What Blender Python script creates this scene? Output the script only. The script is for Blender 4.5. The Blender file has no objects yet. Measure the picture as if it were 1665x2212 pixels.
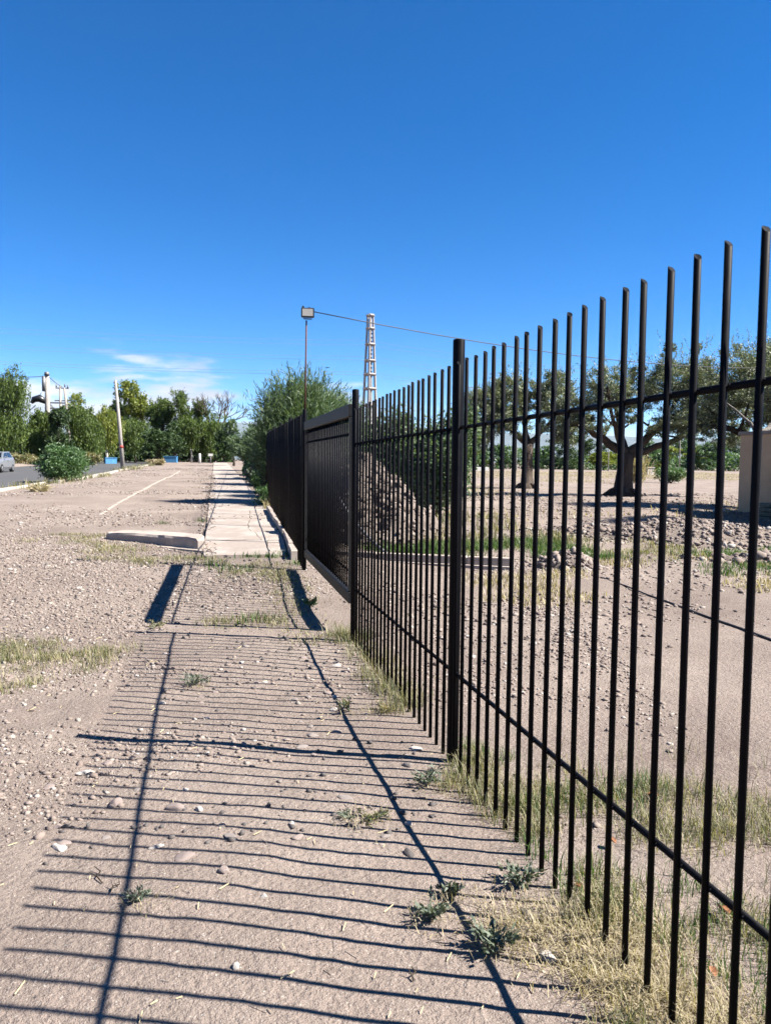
import bpy, bmesh, math, random
import numpy as np
from mathutils import Vector
R = math.radians
rng = np.random.default_rng(7)
random.seed(7)
scene = bpy.context.scene
COL = scene.collection

# ------------------------------------------------------------------ camera
cam_d = bpy.data.cameras.new('camera')
cam = bpy.data.objects.new('camera', cam_d); COL.objects.link(cam); scene.camera = cam
cam_d.sensor_fit = 'VERTICAL'; cam_d.sensor_height = 32.0
cam_d.lens = 32.0 * 1700.0 / 2212.0
cam_d.clip_start = 0.05; cam_d.clip_end = 30000
EYE = Vector((0, 0, 1.55))
YAW, PITCH, ROLL = R(12.5), R(3.70), R(0.6)
_F = Vector((math.sin(YAW)*math.cos(PITCH), math.cos(YAW)*math.cos(PITCH), -math.sin(PITCH)))
_Rt = Vector((math.cos(YAW), -math.sin(YAW), 0)); _U = _Rt.cross(_F)
_R2 = math.cos(ROLL)*_Rt + math.sin(ROLL)*_U; _U2 = -math.sin(ROLL)*_Rt + math.cos(ROLL)*_U
from mathutils import Matrix
cam.matrix_world = Matrix(((_R2.x, _U2.x, -_F.x, EYE.x), (_R2.y, _U2.y, -_F.y, EYE.y),
                           (_R2.z, _U2.z, -_F.z, EYE.z), (0, 0, 0, 1)))
cam_d.dof.use_dof = True; cam_d.dof.focus_distance = 4.6; cam_d.dof.aperture_fstop = 5.6

# ------------------------------------------------------------------ world, sun, exposure
SUN = Vector((0.895, -0.35, 1.0)).normalized()
SUN_EL = math.asin(SUN.z); SUN_AZ = math.atan2(SUN.x, SUN.y)
world = bpy.data.worlds.new('World'); scene.world = world; world.use_nodes = True
wt = world.node_tree; wn = wt.nodes; wl = wt.links; wn.clear()
w_out = wn.new('ShaderNodeOutputWorld'); w_bg = wn.new('ShaderNodeBackground'); w_bg.inputs['Strength'].default_value = 0.0505
sky = wn.new('ShaderNodeTexSky'); sky.sky_type = 'NISHITA'; sky.sun_disc = False
sky.sun_elevation = SUN_EL; sky.sun_rotation = SUN_AZ
sky.altitude = 3000; sky.air_density = 1.0; sky.dust_density = 0.0; sky.ozone_density = 6.0
hs = wn.new('ShaderNodeHueSaturation'); hs.inputs['Saturation'].default_value = 1.3; hs.inputs['Hue'].default_value = 0.503
wl.new(sky.outputs[0], hs.inputs['Color'])
# low cloud bank lying on the horizon, broken by noise
tc = wn.new('ShaderNodeTexCoord'); sep = wn.new('ShaderNodeSeparateXYZ'); wl.new(tc.outputs['Generated'], sep.inputs[0])
mp = wn.new('ShaderNodeMapping'); mp.inputs['Scale'].default_value = (3.2, 3.2, 15.0); mp.inputs['Location'].default_value = (2.3, 0.4, 0.0)
wl.new(tc.outputs['Generated'], mp.inputs[0])
n1 = wn.new('ShaderNodeTexNoise'); n1.inputs['Scale'].default_value = 1.6; n1.inputs['Detail'].default_value = 7; n1.inputs['Roughness'].default_value = 0.55
wl.new(mp.outputs[0], n1.inputs['Vector'])
def wmath(op, a, b=None, clamp=False):
    m = wn.new('ShaderNodeMath'); m.operation = op; m.use_clamp = clamp
    for i, v in enumerate((a, b)):
        if v is None: continue
        if isinstance(v, (int, float)): m.inputs[i].default_value = v
        else: wl.new(v, m.inputs[i])
    return m.outputs[0]
# bank top rises towards the west (-X) and sinks towards the east, as the cloud bank of the photograph does
top = wmath('MINIMUM', wmath('MAXIMUM', wmath('ADD', wmath('MULTIPLY', sep.outputs['X'], -0.16), 0.094), 0.046), 0.16)
elev = wmath('SUBTRACT', top, sep.outputs['Z'])
dens = wmath('ADD', wmath('MULTIPLY', elev, 14.0), wmath('MULTIPLY', wmath('SUBTRACT', n1.outputs['Fac'], 0.5), 5.5))
mask = wn.new('ShaderNodeMapRange'); mask.interpolation_type = 'SMOOTHSTEP'
mask.inputs['From Min'].default_value = -0.1; mask.inputs['From Max'].default_value = 0.75
wl.new(dens, mask.inputs['Value'])
ccol = wn.new('ShaderNodeValToRGB')
ccol.color_ramp.elements[0].position = 0.36; ccol.color_ramp.elements[0].color = (5.2, 5.25, 5.5, 1)
ccol.color_ramp.elements[1].position = 0.62; ccol.color_ramp.elements[1].color = (3.5, 3.7, 4.3, 1)
n2 = wn.new('ShaderNodeTexNoise'); n2.inputs['Scale'].default_value = 2.6; n2.inputs['Detail'].default_value = 5
wl.new(mp.outputs[0], n2.inputs['Vector']); wl.new(n2.outputs['Fac'], ccol.inputs[0])
wmix = wn.new('ShaderNodeMix'); wmix.data_type = 'RGBA'
wl.new(wmath('MULTIPLY', mask.outputs[0], 0.97), wmix.inputs[0]); wl.new(hs.outputs[0], wmix.inputs[6]); wl.new(ccol.outputs[0], wmix.inputs[7])
wl.new(wmix.outputs[2], w_bg.inputs['Color']); wl.new(w_bg.outputs[0], w_out.inputs['Surface'])

sun_d = bpy.data.lights.new('sun', 'SUN'); sun_d.energy = 5.0; sun_d.angle = R(0.46); sun_d.color = (1.0, 0.955, 0.88)
sun_o = bpy.data.objects.new('sun', sun_d); COL.objects.link(sun_o)
sun_o.rotation_euler = SUN.to_track_quat('Z', 'Y').to_euler()
scene.view_settings.view_transform = 'Standard'; scene.view_settings.look = 'None'
scene.view_settings.gamma = 1.0; scene.view_settings.use_curve_mapping = False
scene.view_settings.exposure = 2.0

# ------------------------------------------------------------------ materials
def mat(name, build):
    m = bpy.data.materials.new(name); m.use_nodes = True
    build(m.node_tree); return m
class NT:
    def __init__(s, nt): s.nt = nt; s.n = nt.nodes; s.l = nt.links; s.b = nt.nodes['Principled BSDF']
    def noise(s, scale, detail=4, rough=.5, coord=None, kind='pos'):
        n = s.n.new('ShaderNodeTexNoise'); n.inputs['Scale'].default_value = scale; n.inputs['Detail'].default_value = detail; n.inputs['Roughness'].default_value = rough
        s.l.new(coord or s.pos(kind), n.inputs['Vector']); return n.outputs['Fac']
    def pos(s, kind='pos'):
        if kind == 'pos':
            g = s.n.new('ShaderNodeNewGeometry'); return g.outputs['Position']
        t = s.n.new('ShaderNodeTexCoord'); return t.outputs['Object']
    def island(s):
        g = s.n.new('ShaderNodeNewGeometry'); return g.outputs['Random Per Island']
    def ramp(s, fac, stops, interp='LINEAR'):
        r = s.n.new('ShaderNodeValToRGB'); cr = r.color_ramp; cr.interpolation = interp
        while len(cr.elements) < len(stops): cr.elements.new(0.5)
        for e, (p, c) in zip(cr.elements, stops): e.position = p; e.color = (*c, 1)
        s.l.new(fac, r.inputs[0]); return r.outputs[0]
    def mix(s, fac, a, b, mode='MIX'):
        m = s.n.new('ShaderNodeMix'); m.data_type = 'RGBA'; m.blend_type = mode
        for sock, v in ((0, fac), (6, a), (7, b)):
            if isinstance(v, (int, float)): m.inputs[sock].default_value = v
            elif isinstance(v, tuple): m.inputs[sock].default_value = (*v, 1)
            else: s.l.new(v, m.inputs[sock])
        return m.outputs[2]
    def math(s, op, a, b=0.0, clamp=False):
        m = s.n.new('ShaderNodeMath'); m.operation = op; m.use_clamp = clamp
        for i, v in enumerate((a, b)):
            if isinstance(v, (int, float)): m.inputs[i].default_value = v
            else: s.l.new(v, m.inputs[i])
        return m.outputs[0]
    def bump(s, h, strength=.5, dist=.01):
        b = s.n.new('ShaderNodeBump'); b.inputs['Strength'].default_value = strength; b.inputs['Distance'].default_value = dist
        s.l.new(h, b.inputs['Height']); s.l.new(b.outputs[0], s.b.inputs['Normal'])
    def col(s, c):
        if isinstance(c, tuple): s.b.inputs['Base Color'].default_value = (*c, 1)
        else: s.l.new(c, s.b.inputs['Base Color'])
    def rough(s, v, spec=.5):
        s.b.inputs['Roughness'].default_value = v; s.b.inputs['Specular IOR Level'].default_value = spec

def m_dirt(nt):
    t = NT(nt)
    big = t.noise(0.42, 6, .62); mid = t.noise(3.1, 5, .65); clod = t.noise(13, 5, .7); fine = t.noise(46, 4, .75); grit = t.noise(170, 2, .6); speck = t.noise(85, 1, .5)
    c = t.ramp(big, [(.34, (.13, .1, .085)), (.5, (.192, .153, .13)), (.66, (.24, .197, .168))])
    c = t.mix(t.ramp(mid, [(.4, (0, 0, 0)), (.68, (1, 1, 1))]), c, (0.1695, 0.1373, 0.1171))
    c = t.mix(t.math('MULTIPLY', t.ramp(clod, [(.32, (1, 1, 1)), (.47, (0, 0, 0))]), .45), c, (0.119, 0.09351, 0.07973))
    c = t.mix(t.math('MULTIPLY', t.ramp(fine, [(.32, (1, 1, 1)), (.47, (0, 0, 0))]), .6), c, (0.08755, 0.06864, 0.05752))
    c = t.mix(t.math('MULTIPLY', t.ramp(grit, [(.6, (0, 0, 0)), (.7, (1, 1, 1))]), .6), c, (0.2856, 0.2487, 0.217))
    c = t.mix(t.math('MULTIPLY', t.ramp(grit, [(.28, (1, 1, 1)), (.38, (0, 0, 0))]), .7), c, (0.06664, 0.05272, 0.04541))
    c = t.mix(t.math('MULTIPLY', t.ramp(speck, [(.68, (0, 0, 0)), (.72, (1, 1, 1))]), .7), c, (0.3237, 0.2984, 0.2674))
    t.col(c); t.rough(.95, .1)
    v = t.n.new('ShaderNodeTexVoronoi'); v.inputs['Scale'].default_value = 40; t.l.new(t.pos(), v.inputs['Vector'])
    hgt = t.math('ADD', t.math('MULTIPLY', fine, 1.0), t.math('ADD', t.math('MULTIPLY', grit, .35), t.math('ADD', t.math('MULTIPLY', clod, 1.2), t.math('MULTIPLY', v.outputs['Distance'], -.3))))
    t.bump(hgt, 1.0, .016)
M = {}
M['dirt'] = mat('dirt', m_dirt)
def m_mound(nt):
    t = NT(nt)
    a = t.noise(2.2, 6, .7); f = t.noise(30, 4, .7)
    c = t.ramp(a, [(.3, (.085, .07, .06)), (.5, (.15, .122, .104)), (.7, (.21, .175, .15))])
    c = t.mix(t.math('MULTIPLY', t.ramp(f, [(.3, (1, 1, 1)), (.5, (0, 0, 0))]), .6), c, (0.05702, 0.04118, 0.03326))
    t.col(c); t.rough(.95, .1); t.bump(f, .9, .03)
M['mound'] = mat('heaped dirt', m_mound)
def m_stone(nt):
    t = NT(nt); i = t.island()
    c = t.ramp(i, [(0, (0.0984, 0.07626, 0.06642)), (.25, (0.1476, 0.1132, 0.09594)), (.5, (0.1771, 0.1427, 0.1205)), (.72, (0.1968, 0.1574, 0.1353)), (.9, (0.246, 0.2116, 0.182)), (.985, (0.305, 0.2804, 0.2558))])
    f = t.noise(60, 4, .6); c = t.mix(t.math('MULTIPLY', f, .4), c, (0.1082, 0.0861, 0.0738))
    t.col(c); t.rough(.85, .25); t.bump(t.noise(120, 3), .4, .004)
M['stone'] = mat('pebbles', m_stone)
def stone_mat(name, c1, c2):
    def f(nt):
        t = NT(nt); n = t.noise(35, 5, .65, kind='obj'); t.col(t.ramp(n, [(.3, c1), (.7, c2)])); t.rough(.8, .3); t.bump(n, .5, .004)
    return mat(name, f)
def m_clod(nt):
    t = NT(nt); t.col(t.ramp(t.island(), [(0, (.055, .044, .037)), (.4, (.11, .088, .074)), (.75, (.16, .13, .11)), (1, (.24, .2, .175))])); t.rough(.95, .1); t.bump(t.noise(60, 3), .5, .008)
M['clod'] = mat('dirt clods', m_clod)
M['st_grey'] = stone_mat('grey stone', (0.12, 0.102, 0.093), (0.186, 0.159, 0.144))
M['st_pale'] = stone_mat('pale stone', (0.255, 0.2244, 0.1989), (0.3468, 0.3162, 0.2856))
M['st_pink'] = stone_mat('pink stone', (0.1542, 0.1173, 0.102), (0.2056, 0.1689, 0.153))
M['st_dark'] = stone_mat('dark stone', (0.051, 0.04335, 0.0408), (0.0867, 0.0765, 0.0714))
def m_conc(base, dark, dusty):
    def f(nt):
        t = NT(nt)
        a = t.noise(1.1, 6, .65); s = t.noise(7, 5, .7); f_ = t.noise(90, 3, .6)
        c = t.ramp(s, [(.3, dark), (.6, base)])
        if dusty: c = t.mix(t.ramp(a, [(.41, (0, 0, 0)), (.54, (1, 1, 1))]), c, (.245, .203, .174))
        c = t.mix(t.math('MULTIPLY', t.ramp(f_, [(.3, (1, 1, 1)), (.42, (0, 0, 0))]), .4), c, tuple(x*.6 for x in dark))
        t.col(c); t.rough(.9, .2); t.bump(t.math('ADD', s, t.math('MULTIPLY', f_, .4)), .35, .008)
    return f
M['walk'] = mat('worn walkway concrete', m_conc((.315, .281, .246), (.268, .234, .203), True))
M['walk_old'] = mat('older concrete', m_conc((0.3307, 0.2801, 0.243), (0.27, 0.2227, 0.1924), True))
M['kerb'] = mat('kerb concrete', m_conc((0.3078, 0.2616, 0.2247), (0.2216, 0.1816, 0.1539), False))
M['kerbpale'] = mat('pale kerb concrete', m_conc((0.3386, 0.3078, 0.2708), (0.2708, 0.2401, 0.2093), False))
def m_asph(nt):
    t = NT(nt); f = t.noise(60, 4, .7); a = t.noise(.5, 4)
    t.col(t.mix(f, t.ramp(a, [(.3, (0.04675, 0.0451, 0.04675)), (.7, (0.06875, 0.066, 0.066))]), (0.055, 0.055, 0.055))); t.rough(.85, .3); t.bump(f, .4, .006)
M['asphalt'] = mat('asphalt', m_asph)
def m_black(nt):
    t = NT(nt); n = t.noise(14, 5, .7); f = t.noise(240, 2)
    c = t.ramp(n, [(.35, (.0028, .0029, .0042)), (.66, (.0045, .0046, .006)), (.86, (.012, .011, .0105))])
    t.col(c)
    r = t.ramp(n, [(.3, (.4, .4, .4)), (.75, (.6, .6, .6))]); t.l.new(r, t.b.inputs['Roughness'])
    t.b.inputs['Specular IOR Level'].default_value = .06
M['black'] = mat('black fence paint', m_black)
def plain(name, c, r=.6, metal=0, spec=.5, var=.0, scale=8):
    def f(nt):
        t = NT(nt); n = t.noise(scale, 5, .65)
        lo = tuple(x*(1-var) for x in c); hi = tuple(min(1, x*(1+var)) for x in c)
        t.col(t.ramp(n, [(.3, lo), (.7, hi)])); t.rough(r, spec); t.b.inputs['Metallic'].default_value = metal
    return mat(name, f)
M['gatehead'] = plain('weathered gate header paint', (.011, .0108, .011), .5, 0, .12, .35, 12)
M['rust'] = plain('rusty pipe', (.075, .034, .024), .75, 0, .3, .5, 30)
M['lampbox'] = plain('lamp housing', (.012, .012, .013), .4)
M['lens'] = plain('frosted lamp front', (.34, .32, .28), .3, 0, .5, .06)
M['cable'] = plain('cable sheath', (.015, .015, .017), .6)
M['wire'] = plain('bare conductor', (.16, .2, .25), .5, 0, .3)
M['tower'] = plain('tower concrete', (0.2232, 0.2026, 0.1934), .85, 0, .2, .14, 1.2)
M['bay_sky'] = plain('sky tint seen through tower', (0.0186, 0.0341, 0.0992), .25)  # blue of the sky seen through the tower, put into the colour
M['poleconc'] = plain('pole concrete', (0.2424, 0.2213, 0.2003), .9, 0, .2, .15, 3)
M['redpaint'] = plain('red band paint', (0.248, 0.0372, 0.031), .7, 0, .3, .3)
M['steel'] = plain('dull grey metal', (0.124, 0.124, 0.1302), .5, .3, .5, .2)
M['hose'] = plain('black hose', (0.00868, 0.00806, 0.00806), .5)
M['plaster'] = plain('beige wall plaster', (0.495, 0.339, 0.205), .9, 0, .2, .13, 1.1)
M['roofc'] = plain('roof slab', (0.2232, 0.186, 0.155), .9, 0, .2, .1)
M['blue'] = plain('sky blue paint', (0.0465, 0.1674, 0.3224), .7, 0, .3, .25, 5)
M['white'] = plain('white paint', (0.434, 0.4216, 0.3906), .7, 0, .3, .08, 4)
M['board'] = plain('weathered boards', (0.124, 0.1302, 0.0992), .9, 0, .2, .3, 9)
M['carpaint'] = plain('silver car paint', (0.2604, 0.2666, 0.279), .3, .55, .6, .04, 2)
M['glass'] = plain('tinted car glass', (0.0093, 0.0124, 0.0155), .06, 0, .8)
M['rubber'] = plain('tyre rubber', (0.0124, 0.0124, 0.0124), .9, 0, .2)
M['rim'] = plain('wheel rim', (0.248, 0.248, 0.2542), .4, .7)
M['lampglass'] = plain('headlamp glass', (0.372, 0.3844, 0.3906), .15)
M['straw'] = plain('straw', (0.3224, 0.2666, 0.155), .8, 0, .3, .25, 40)
M['deadleaf'] = plain('dead leaf', (0.1736, 0.0744, 0.0341), .7, 0, .3, .3, 60)
M['woodbit'] = plain('bleached wood', (0.3224, 0.2728, 0.217), .85, 0, .2, .2, 40)
def m_bark(c1, c2, sc=5):
    def f(nt):
        t = NT(nt); mp = t.n.new('ShaderNodeMapping'); mp.inputs['Scale'].default_value = (1, 1, .22); t.l.new(t.pos(), mp.inputs[0])
        n = t.noise(sc, 7, .75, coord=mp.outputs[0]); t.col(t.ramp(n, [(.3, c1), (.68, c2)])); t.rough(.95, .05); t.bump(n, 1, .09)
    return f
M['bark'] = mat('olive bark', m_bark((0.03025, 0.0231, 0.0187), (0.0935, 0.07425, 0.0605)))
M['bark2'] = mat('brown bark', m_bark((0.033, 0.0264, 0.0198), (0.0825, 0.066, 0.0495), 7))
M['limewash'] = mat('limewashed bark', m_bark((0.325, 0.3055, 0.273), (0.403, 0.3835, 0.351), 6))
M['deadwood'] = mat('grey dead wood', m_bark((0.1001, 0.091, 0.0819), (0.1729, 0.1593, 0.1456), 8))
def leafmat(name, stops, trans=.35, spec=.3):
    def f(nt):
        t = NT(nt); i = t.island(); n = t.noise(.9, 3)
        fac = t.math('ADD', t.math('MULTIPLY', i, .65), t.math('MULTIPLY', n, .4))
        c = t.ramp(fac, stops); t.col(c); t.rough(.55, spec)
        tr = t.n.new('ShaderNodeBsdfTranslucent'); t.l.new(t.mix(1.0, c, (1.25, 1.3, .55), 'MULTIPLY'), tr.inputs['Color'])
        ms = t.n.new('ShaderNodeMixShader'); ms.inputs[0].default_value = trans
        out = t.n['Material Output']; t.l.new(t.b.outputs[0], ms.inputs[1]); t.l.new(tr.outputs[0], ms.inputs[2]); t.l.new(ms.outputs[0], out.inputs['Surface'])
    return mat(name, f)
M['olive'] = leafmat('olive leaves', [(.15, (0.0589, 0.0693, 0.0359)), (.5, (0.105, 0.122, 0.0662)), (.8, (0.183, 0.206, 0.131)), (1, (0.281, 0.31, 0.221))], .22, .4)
M['tamarisk'] = leafmat('feathery grey green foliage', [(.15, (0.036, 0.066, 0.0312)), (.5, (0.072, 0.114, 0.054)), (.85, (0.126, 0.174, 0.09)), (1, (0.192, 0.228, 0.132))], .3)
M['pepper'] = leafmat('drooping green foliage', [(.1, (.02, .036, .009)), (.45, (.056, .088, .021)), (.75, (.1, .14, .032)), (1, (.15, .19, .055))], .35)
M['darkgreen'] = leafmat('dark green foliage', [(.15, (.014, .028, .009)), (.5, (.03, .055, .018)), (.9, (.06, .1, .034))], .25)
M['yellowgreen'] = leafmat('yellow green foliage', [(.15, (0.065, 0.0975, 0.0182)), (.5, (0.13, 0.163, 0.0286)), (.9, (0.221, 0.221, 0.0455))], .35)
M['bushgreen'] = leafmat('bush leaves', [(.15, (0.0253, 0.0633, 0.0207)), (.5, (0.0517, 0.106, 0.0345)), (.9, (0.0978, 0.161, 0.0575))], .3, .5)
M['greyweed'] = leafmat('grey green weed leaves', [(.15, (0.0525, 0.068, 0.0473)), (.5, (0.0893, 0.11, 0.0788)), (.9, (0.147, 0.165, 0.121))], .2)
M['grass'] = leafmat('mixed grass blades', [(.1, (0.0464, 0.068, 0.0212)), (.35, (0.0805, 0.0972, 0.0388)), (.55, (0.198, 0.175, 0.0917)), (.85, (0.285, 0.247, 0.148)), (1, (0.341, 0.298, 0.198))], .3)
M['greengrass'] = leafmat('green grass blades', [(.1, (0.0227, 0.0581, 0.0103)), (.5, (0.0454, 0.0918, 0.0168)), (.85, (0.0842, 0.122, 0.0324)), (1, (0.194, 0.172, 0.0713))], .35)
M['drygrass'] = leafmat('dry grass blades', [(.1, (0.199, 0.156, 0.0855)), (.4, (0.278, 0.23, 0.14)), (.75, (0.344, 0.291, 0.194)), (1, (0.397, 0.352, 0.257))], .3)
M['hill'] = plain('far hillside', (.07, .085, .085), .95, 0, .1, .3, .004)

# ------------------------------------------------------------------ helpers
def mesh_np(name, verts, faces, m, parent=None, smooth=False, loc=None):
    verts = np.asarray(verts, np.float32).reshape(-1, 3)
    me = bpy.data.meshes.new(name)
    if isinstance(faces, np.ndarray):
        k = faces.shape[1]; nf = len(faces)
        me.vertices.add(len(verts)); me.vertices.foreach_set('co', verts.ravel())
        me.loops.add(nf*k); me.loops.foreach_set('vertex_index', faces.astype(np.int32).ravel())
        me.polygons.add(nf); me.polygons.foreach_set('loop_start', np.arange(0, nf*k, k, dtype=np.int32))
        me.update(calc_edges=True)
    else:
        me.from_pydata([tuple(map(float, v)) for v in verts], [], [tuple(map(int, f)) for f in faces])
    me.materials.append(m)
    if smooth: me.polygons.foreach_set('use_smooth', np.ones(len(me.polygons), bool))
    me.update()
    return link(name, me, parent, loc)
def link(name, me, parent=None, loc=None):
    o = bpy.data.objects.new(name, me); COL.objects.link(o)
    if parent is not None: o.parent = parent
    if loc is not None: o.location = loc
    return o
def tag(o, label=None, cat=None, group=None, kind=None):
    if label: o['label'] = label
    if cat: o['category'] = cat
    if group: o['group'] = group
    if kind: o['kind'] = kind
    return o
def thing(name, label, cat, loc=(0, 0, 0), group=None, rz=0):
    o = bpy.data.objects.new(name, None); COL.objects.link(o); o.location = loc; o.rotation_euler = (0, 0, rz)
    o.empty_display_size = .2
    return tag(o, label, cat, group)
class MB:
    """collects shapes, then links them as one mesh object"""
    def __init__(s): s.v = []; s.f = []
    def add(s, v, f):
        b = len(s.v); s.v.extend([tuple(map(float, p)) for p in v]); s.f.extend([tuple(int(i)+b for i in q) for q in f]); return s
    def box(s, c, d, rz=0, bev=0):
        x, y, z = (q/2 for q in d); ca, sa = math.cos(rz), math.sin(rz)
        P = []
        if bev:
            for zz in (-z, -z+bev, z-bev, z):
                e = bev if abs(zz) == z else 0
                for px, py in ((-x+e, -y+e), (x-e, -y+e), (x-e, y-e), (-x+e, y-e)): P.append((px, py, zz))
            F = [(3, 2, 1, 0), (12, 13, 14, 15)]
            for k in range(3):
                for i in range(4): j = (i+1) % 4; F.append((4*k+i, 4*k+j, 4*k+4+j, 4*k+4+i))
        else:
            for zz in (-z, z):
                for px, py in ((-x, -y), (x, -y), (x, y), (-x, y)): P.append((px, py, zz))
            F = [(3, 2, 1, 0), (4, 5, 6, 7)] + [(i, (i+1) % 4, 4+(i+1) % 4, 4+i) for i in range(4)]
        P = [(c[0]+px*ca-py*sa, c[1]+px*sa+py*ca, c[2]+pz) for px, py, pz in P]
        return s.add(P, F)
    def tube(s, pts, rad, n=8, cap=True):
        v, f = tube_np(pts, rad, n, cap); return s.add(v, f)
    def build(s, name, m, parent=None, smooth=False, loc=None):
        return mesh_np(name, s.v, s.f, m, parent, smooth, loc)
def tube_np(pts, rad, n=8, cap=True):
    pts = [Vector(p) for p in pts]
    if not hasattr(rad, '__len__'): rad = [rad]*len(pts)
    V = []; Fc = []; prev = None
    for i, p in enumerate(pts):
        d = (pts[min(i+1, len(pts)-1)]-pts[max(i-1, 0)]).normalized()
        if prev is None:
            a = Vector((1, 0, 0)) if abs(d.x) < .9 else Vector((0, 1, 0)); u = d.cross(a).normalized()
        else: u = (prev-d*prev.dot(d)).normalized()
        w = d.cross(u); prev = u
        for k in range(n):
            t = 2*math.pi*k/n; V.append(tuple(p+(u*math.cos(t)+w*math.sin(t))*rad[i]))
    for i in range(len(pts)-1):
        for k in range(n):
            j = (k+1) % n; Fc.append((i*n+k, i*n+j, (i+1)*n+j, (i+1)*n+k))
    if cap: Fc += [tuple(range(n-1, -1, -1)), tuple(range((len(pts)-1)*n, len(pts)*n))]
    return V, Fc
def bez(a, b, c, n=8):
    a, b, c = map(Vector, (a, b, c)); return [a*(1-t)**2+b*2*t*(1-t)+c*t*t for t in [i/n for i in range(n+1)]]

# value noise
_perm = rng.random((256, 256))
def vnoise(x, y, s, off=0):
    x = np.asarray(x, float)/s+off+1000; y = np.asarray(y, float)/s+off*1.7+1000
    xi = np.floor(x).astype(int); yi = np.floor(y).astype(int); fx = x-xi; fy = y-yi
    fx = fx*fx*(3-2*fx); fy = fy*fy*(3-2*fy)
    q = lambda i, j: _perm[i % 256, j % 256]
    return (q(xi, yi)*(1-fx)+q(xi+1, yi)*fx)*(1-fy)+(q(xi, yi+1)*(1-fx)+q(xi+1, yi+1)*fx)*fy-.5
def ss(t): t = np.clip(t, 0, 1); return t*t*(3-2*t)
def gL(Y):
    return np.where(Y < 8, -.016*Y, np.where(Y < 12.5, -.128+.128*ss((Y-8)/4.5), np.minimum(.0125*(Y-12.5), 1.16)))
def gR(Y):
    return np.where(Y < 8, -.016*Y, -.128+.028*ss((Y-8)/4)+.3*ss((Y-13)/15))
def kerb_x(Y): return np.interp(Y, [0, 30, 45, 76, 110], [-8.4, -8.1, -6.95, -6.2, -5.9])
def walk_l(Y): return -.12+.0052*(Y-12.7)
def walk_r(Y): return np.interp(Y, [12.7, 14.8, 23, 40, 60, 110], [1.2, 1.33, 1.55, 1.7, 1.83, 2.0])
def fence_x(Y): return np.where(np.asarray(Y) < 11.3, 1.28, 1.3+.03*(np.asarray(Y)-11.3))
def g0(X, Y):
    f = ss((X-1.4-.03*np.maximum(Y-11.3, 0))/2.2)
    return gL(Y)*(1-f)+gR(Y)*f
def h(X, Y):
    X = np.asarray(X, float); Y = np.asarray(Y, float)
    z = g0(X, Y)
    onwalk = ss((X-walk_l(Y)+.1)/.1)*ss((walk_r(Y)+.1-X)/.1)*ss((Y-12.6)/.2)
    b = vnoise(X, Y, 1.3)*.035+vnoise(X, Y, .55, 3)*.018+vnoise(X, Y, .2, 5)*.009*(1+ss((-X-.2)/.8)*.8)
    b = b+vnoise(X, Y, .075, 9)*.006
    far = ss((np.hypot(X, Y)-25)/30)
    b = b+far*vnoise(X, Y, 6, 2)*.16
    rough = ss((X-2.2)/3)*ss((Y-7)/5)
    b = b+rough*(vnoise(X, Y, 1.1, 12)*.1+vnoise(X, Y, .4, 14)*.05)
    z = z+b*(1-onwalk)-onwalk*.03
    road = ss((kerb_x(Y)-.3-X)/.25)*ss((X+17.3)/.3)*ss((Y-4)/2)
    return z-road*.17
def H(x, y): return float(h(np.array([x]), np.array([y]))[0])

# ------------------------------------------------------------------ ground
def axis(lo, dlo, dhi, hi, d, g):
    a = [dlo]
    while a[-1] < dhi: a.append(a[-1]+d)
    s = d
    up = a[:]
    while up[-1] < hi: s *= g; up.append(up[-1]+s)
    s = d; dn = []; x = dlo
    while x > lo: s *= g; x -= s; dn.append(x)
    return np.array(dn[::-1]+up)
xs = axis(-13000, -2.4, 3.0, 13000, .03, 1.058); ys = axis(-60, 1.3, 6.5, 13500, .03, 1.0185)
GX, GY = np.meshgrid(xs, ys)
GZ = h(GX, GY)
nx, ny = len(xs), len(ys)
idx = np.arange(nx*ny).reshape(ny, nx)
fc = np.stack([idx[:-1, :-1].ravel(), idx[:-1, 1:].ravel(), idx[1:, 1:].ravel(), idx[1:, :-1].ravel()], 1)
tag(mesh_np('ground', np.stack([GX.ravel(), GY.ravel(), GZ.ravel()], 1), fc, M['dirt'], smooth=True), 'bare pinkish dirt ground', kind='structure')

# road
ry = np.concatenate([np.arange(5, 60, 1.5), np.arange(60, 125, 3)]); cols = 9
V = []
for y in ry:
    xr = float(kerb_x(y))-.06
    for k in range(cols):
        x = xr+(-16.9-xr)*k/(cols-1); V.append((x, y, float(gL(np.array(y)))-.105+.05*math.sin(math.pi*k/(cols-1))))
F_ = [(i*cols+k+1, i*cols+k, (i+1)*cols+k, (i+1)*cols+k+1) for i in range(len(ry)-1) for k in range(cols-1)]
tag(mesh_np('road', V, F_, M['asphalt'], smooth=True), 'grey asphalt road beyond the pale kerb', kind='structure')
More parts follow.
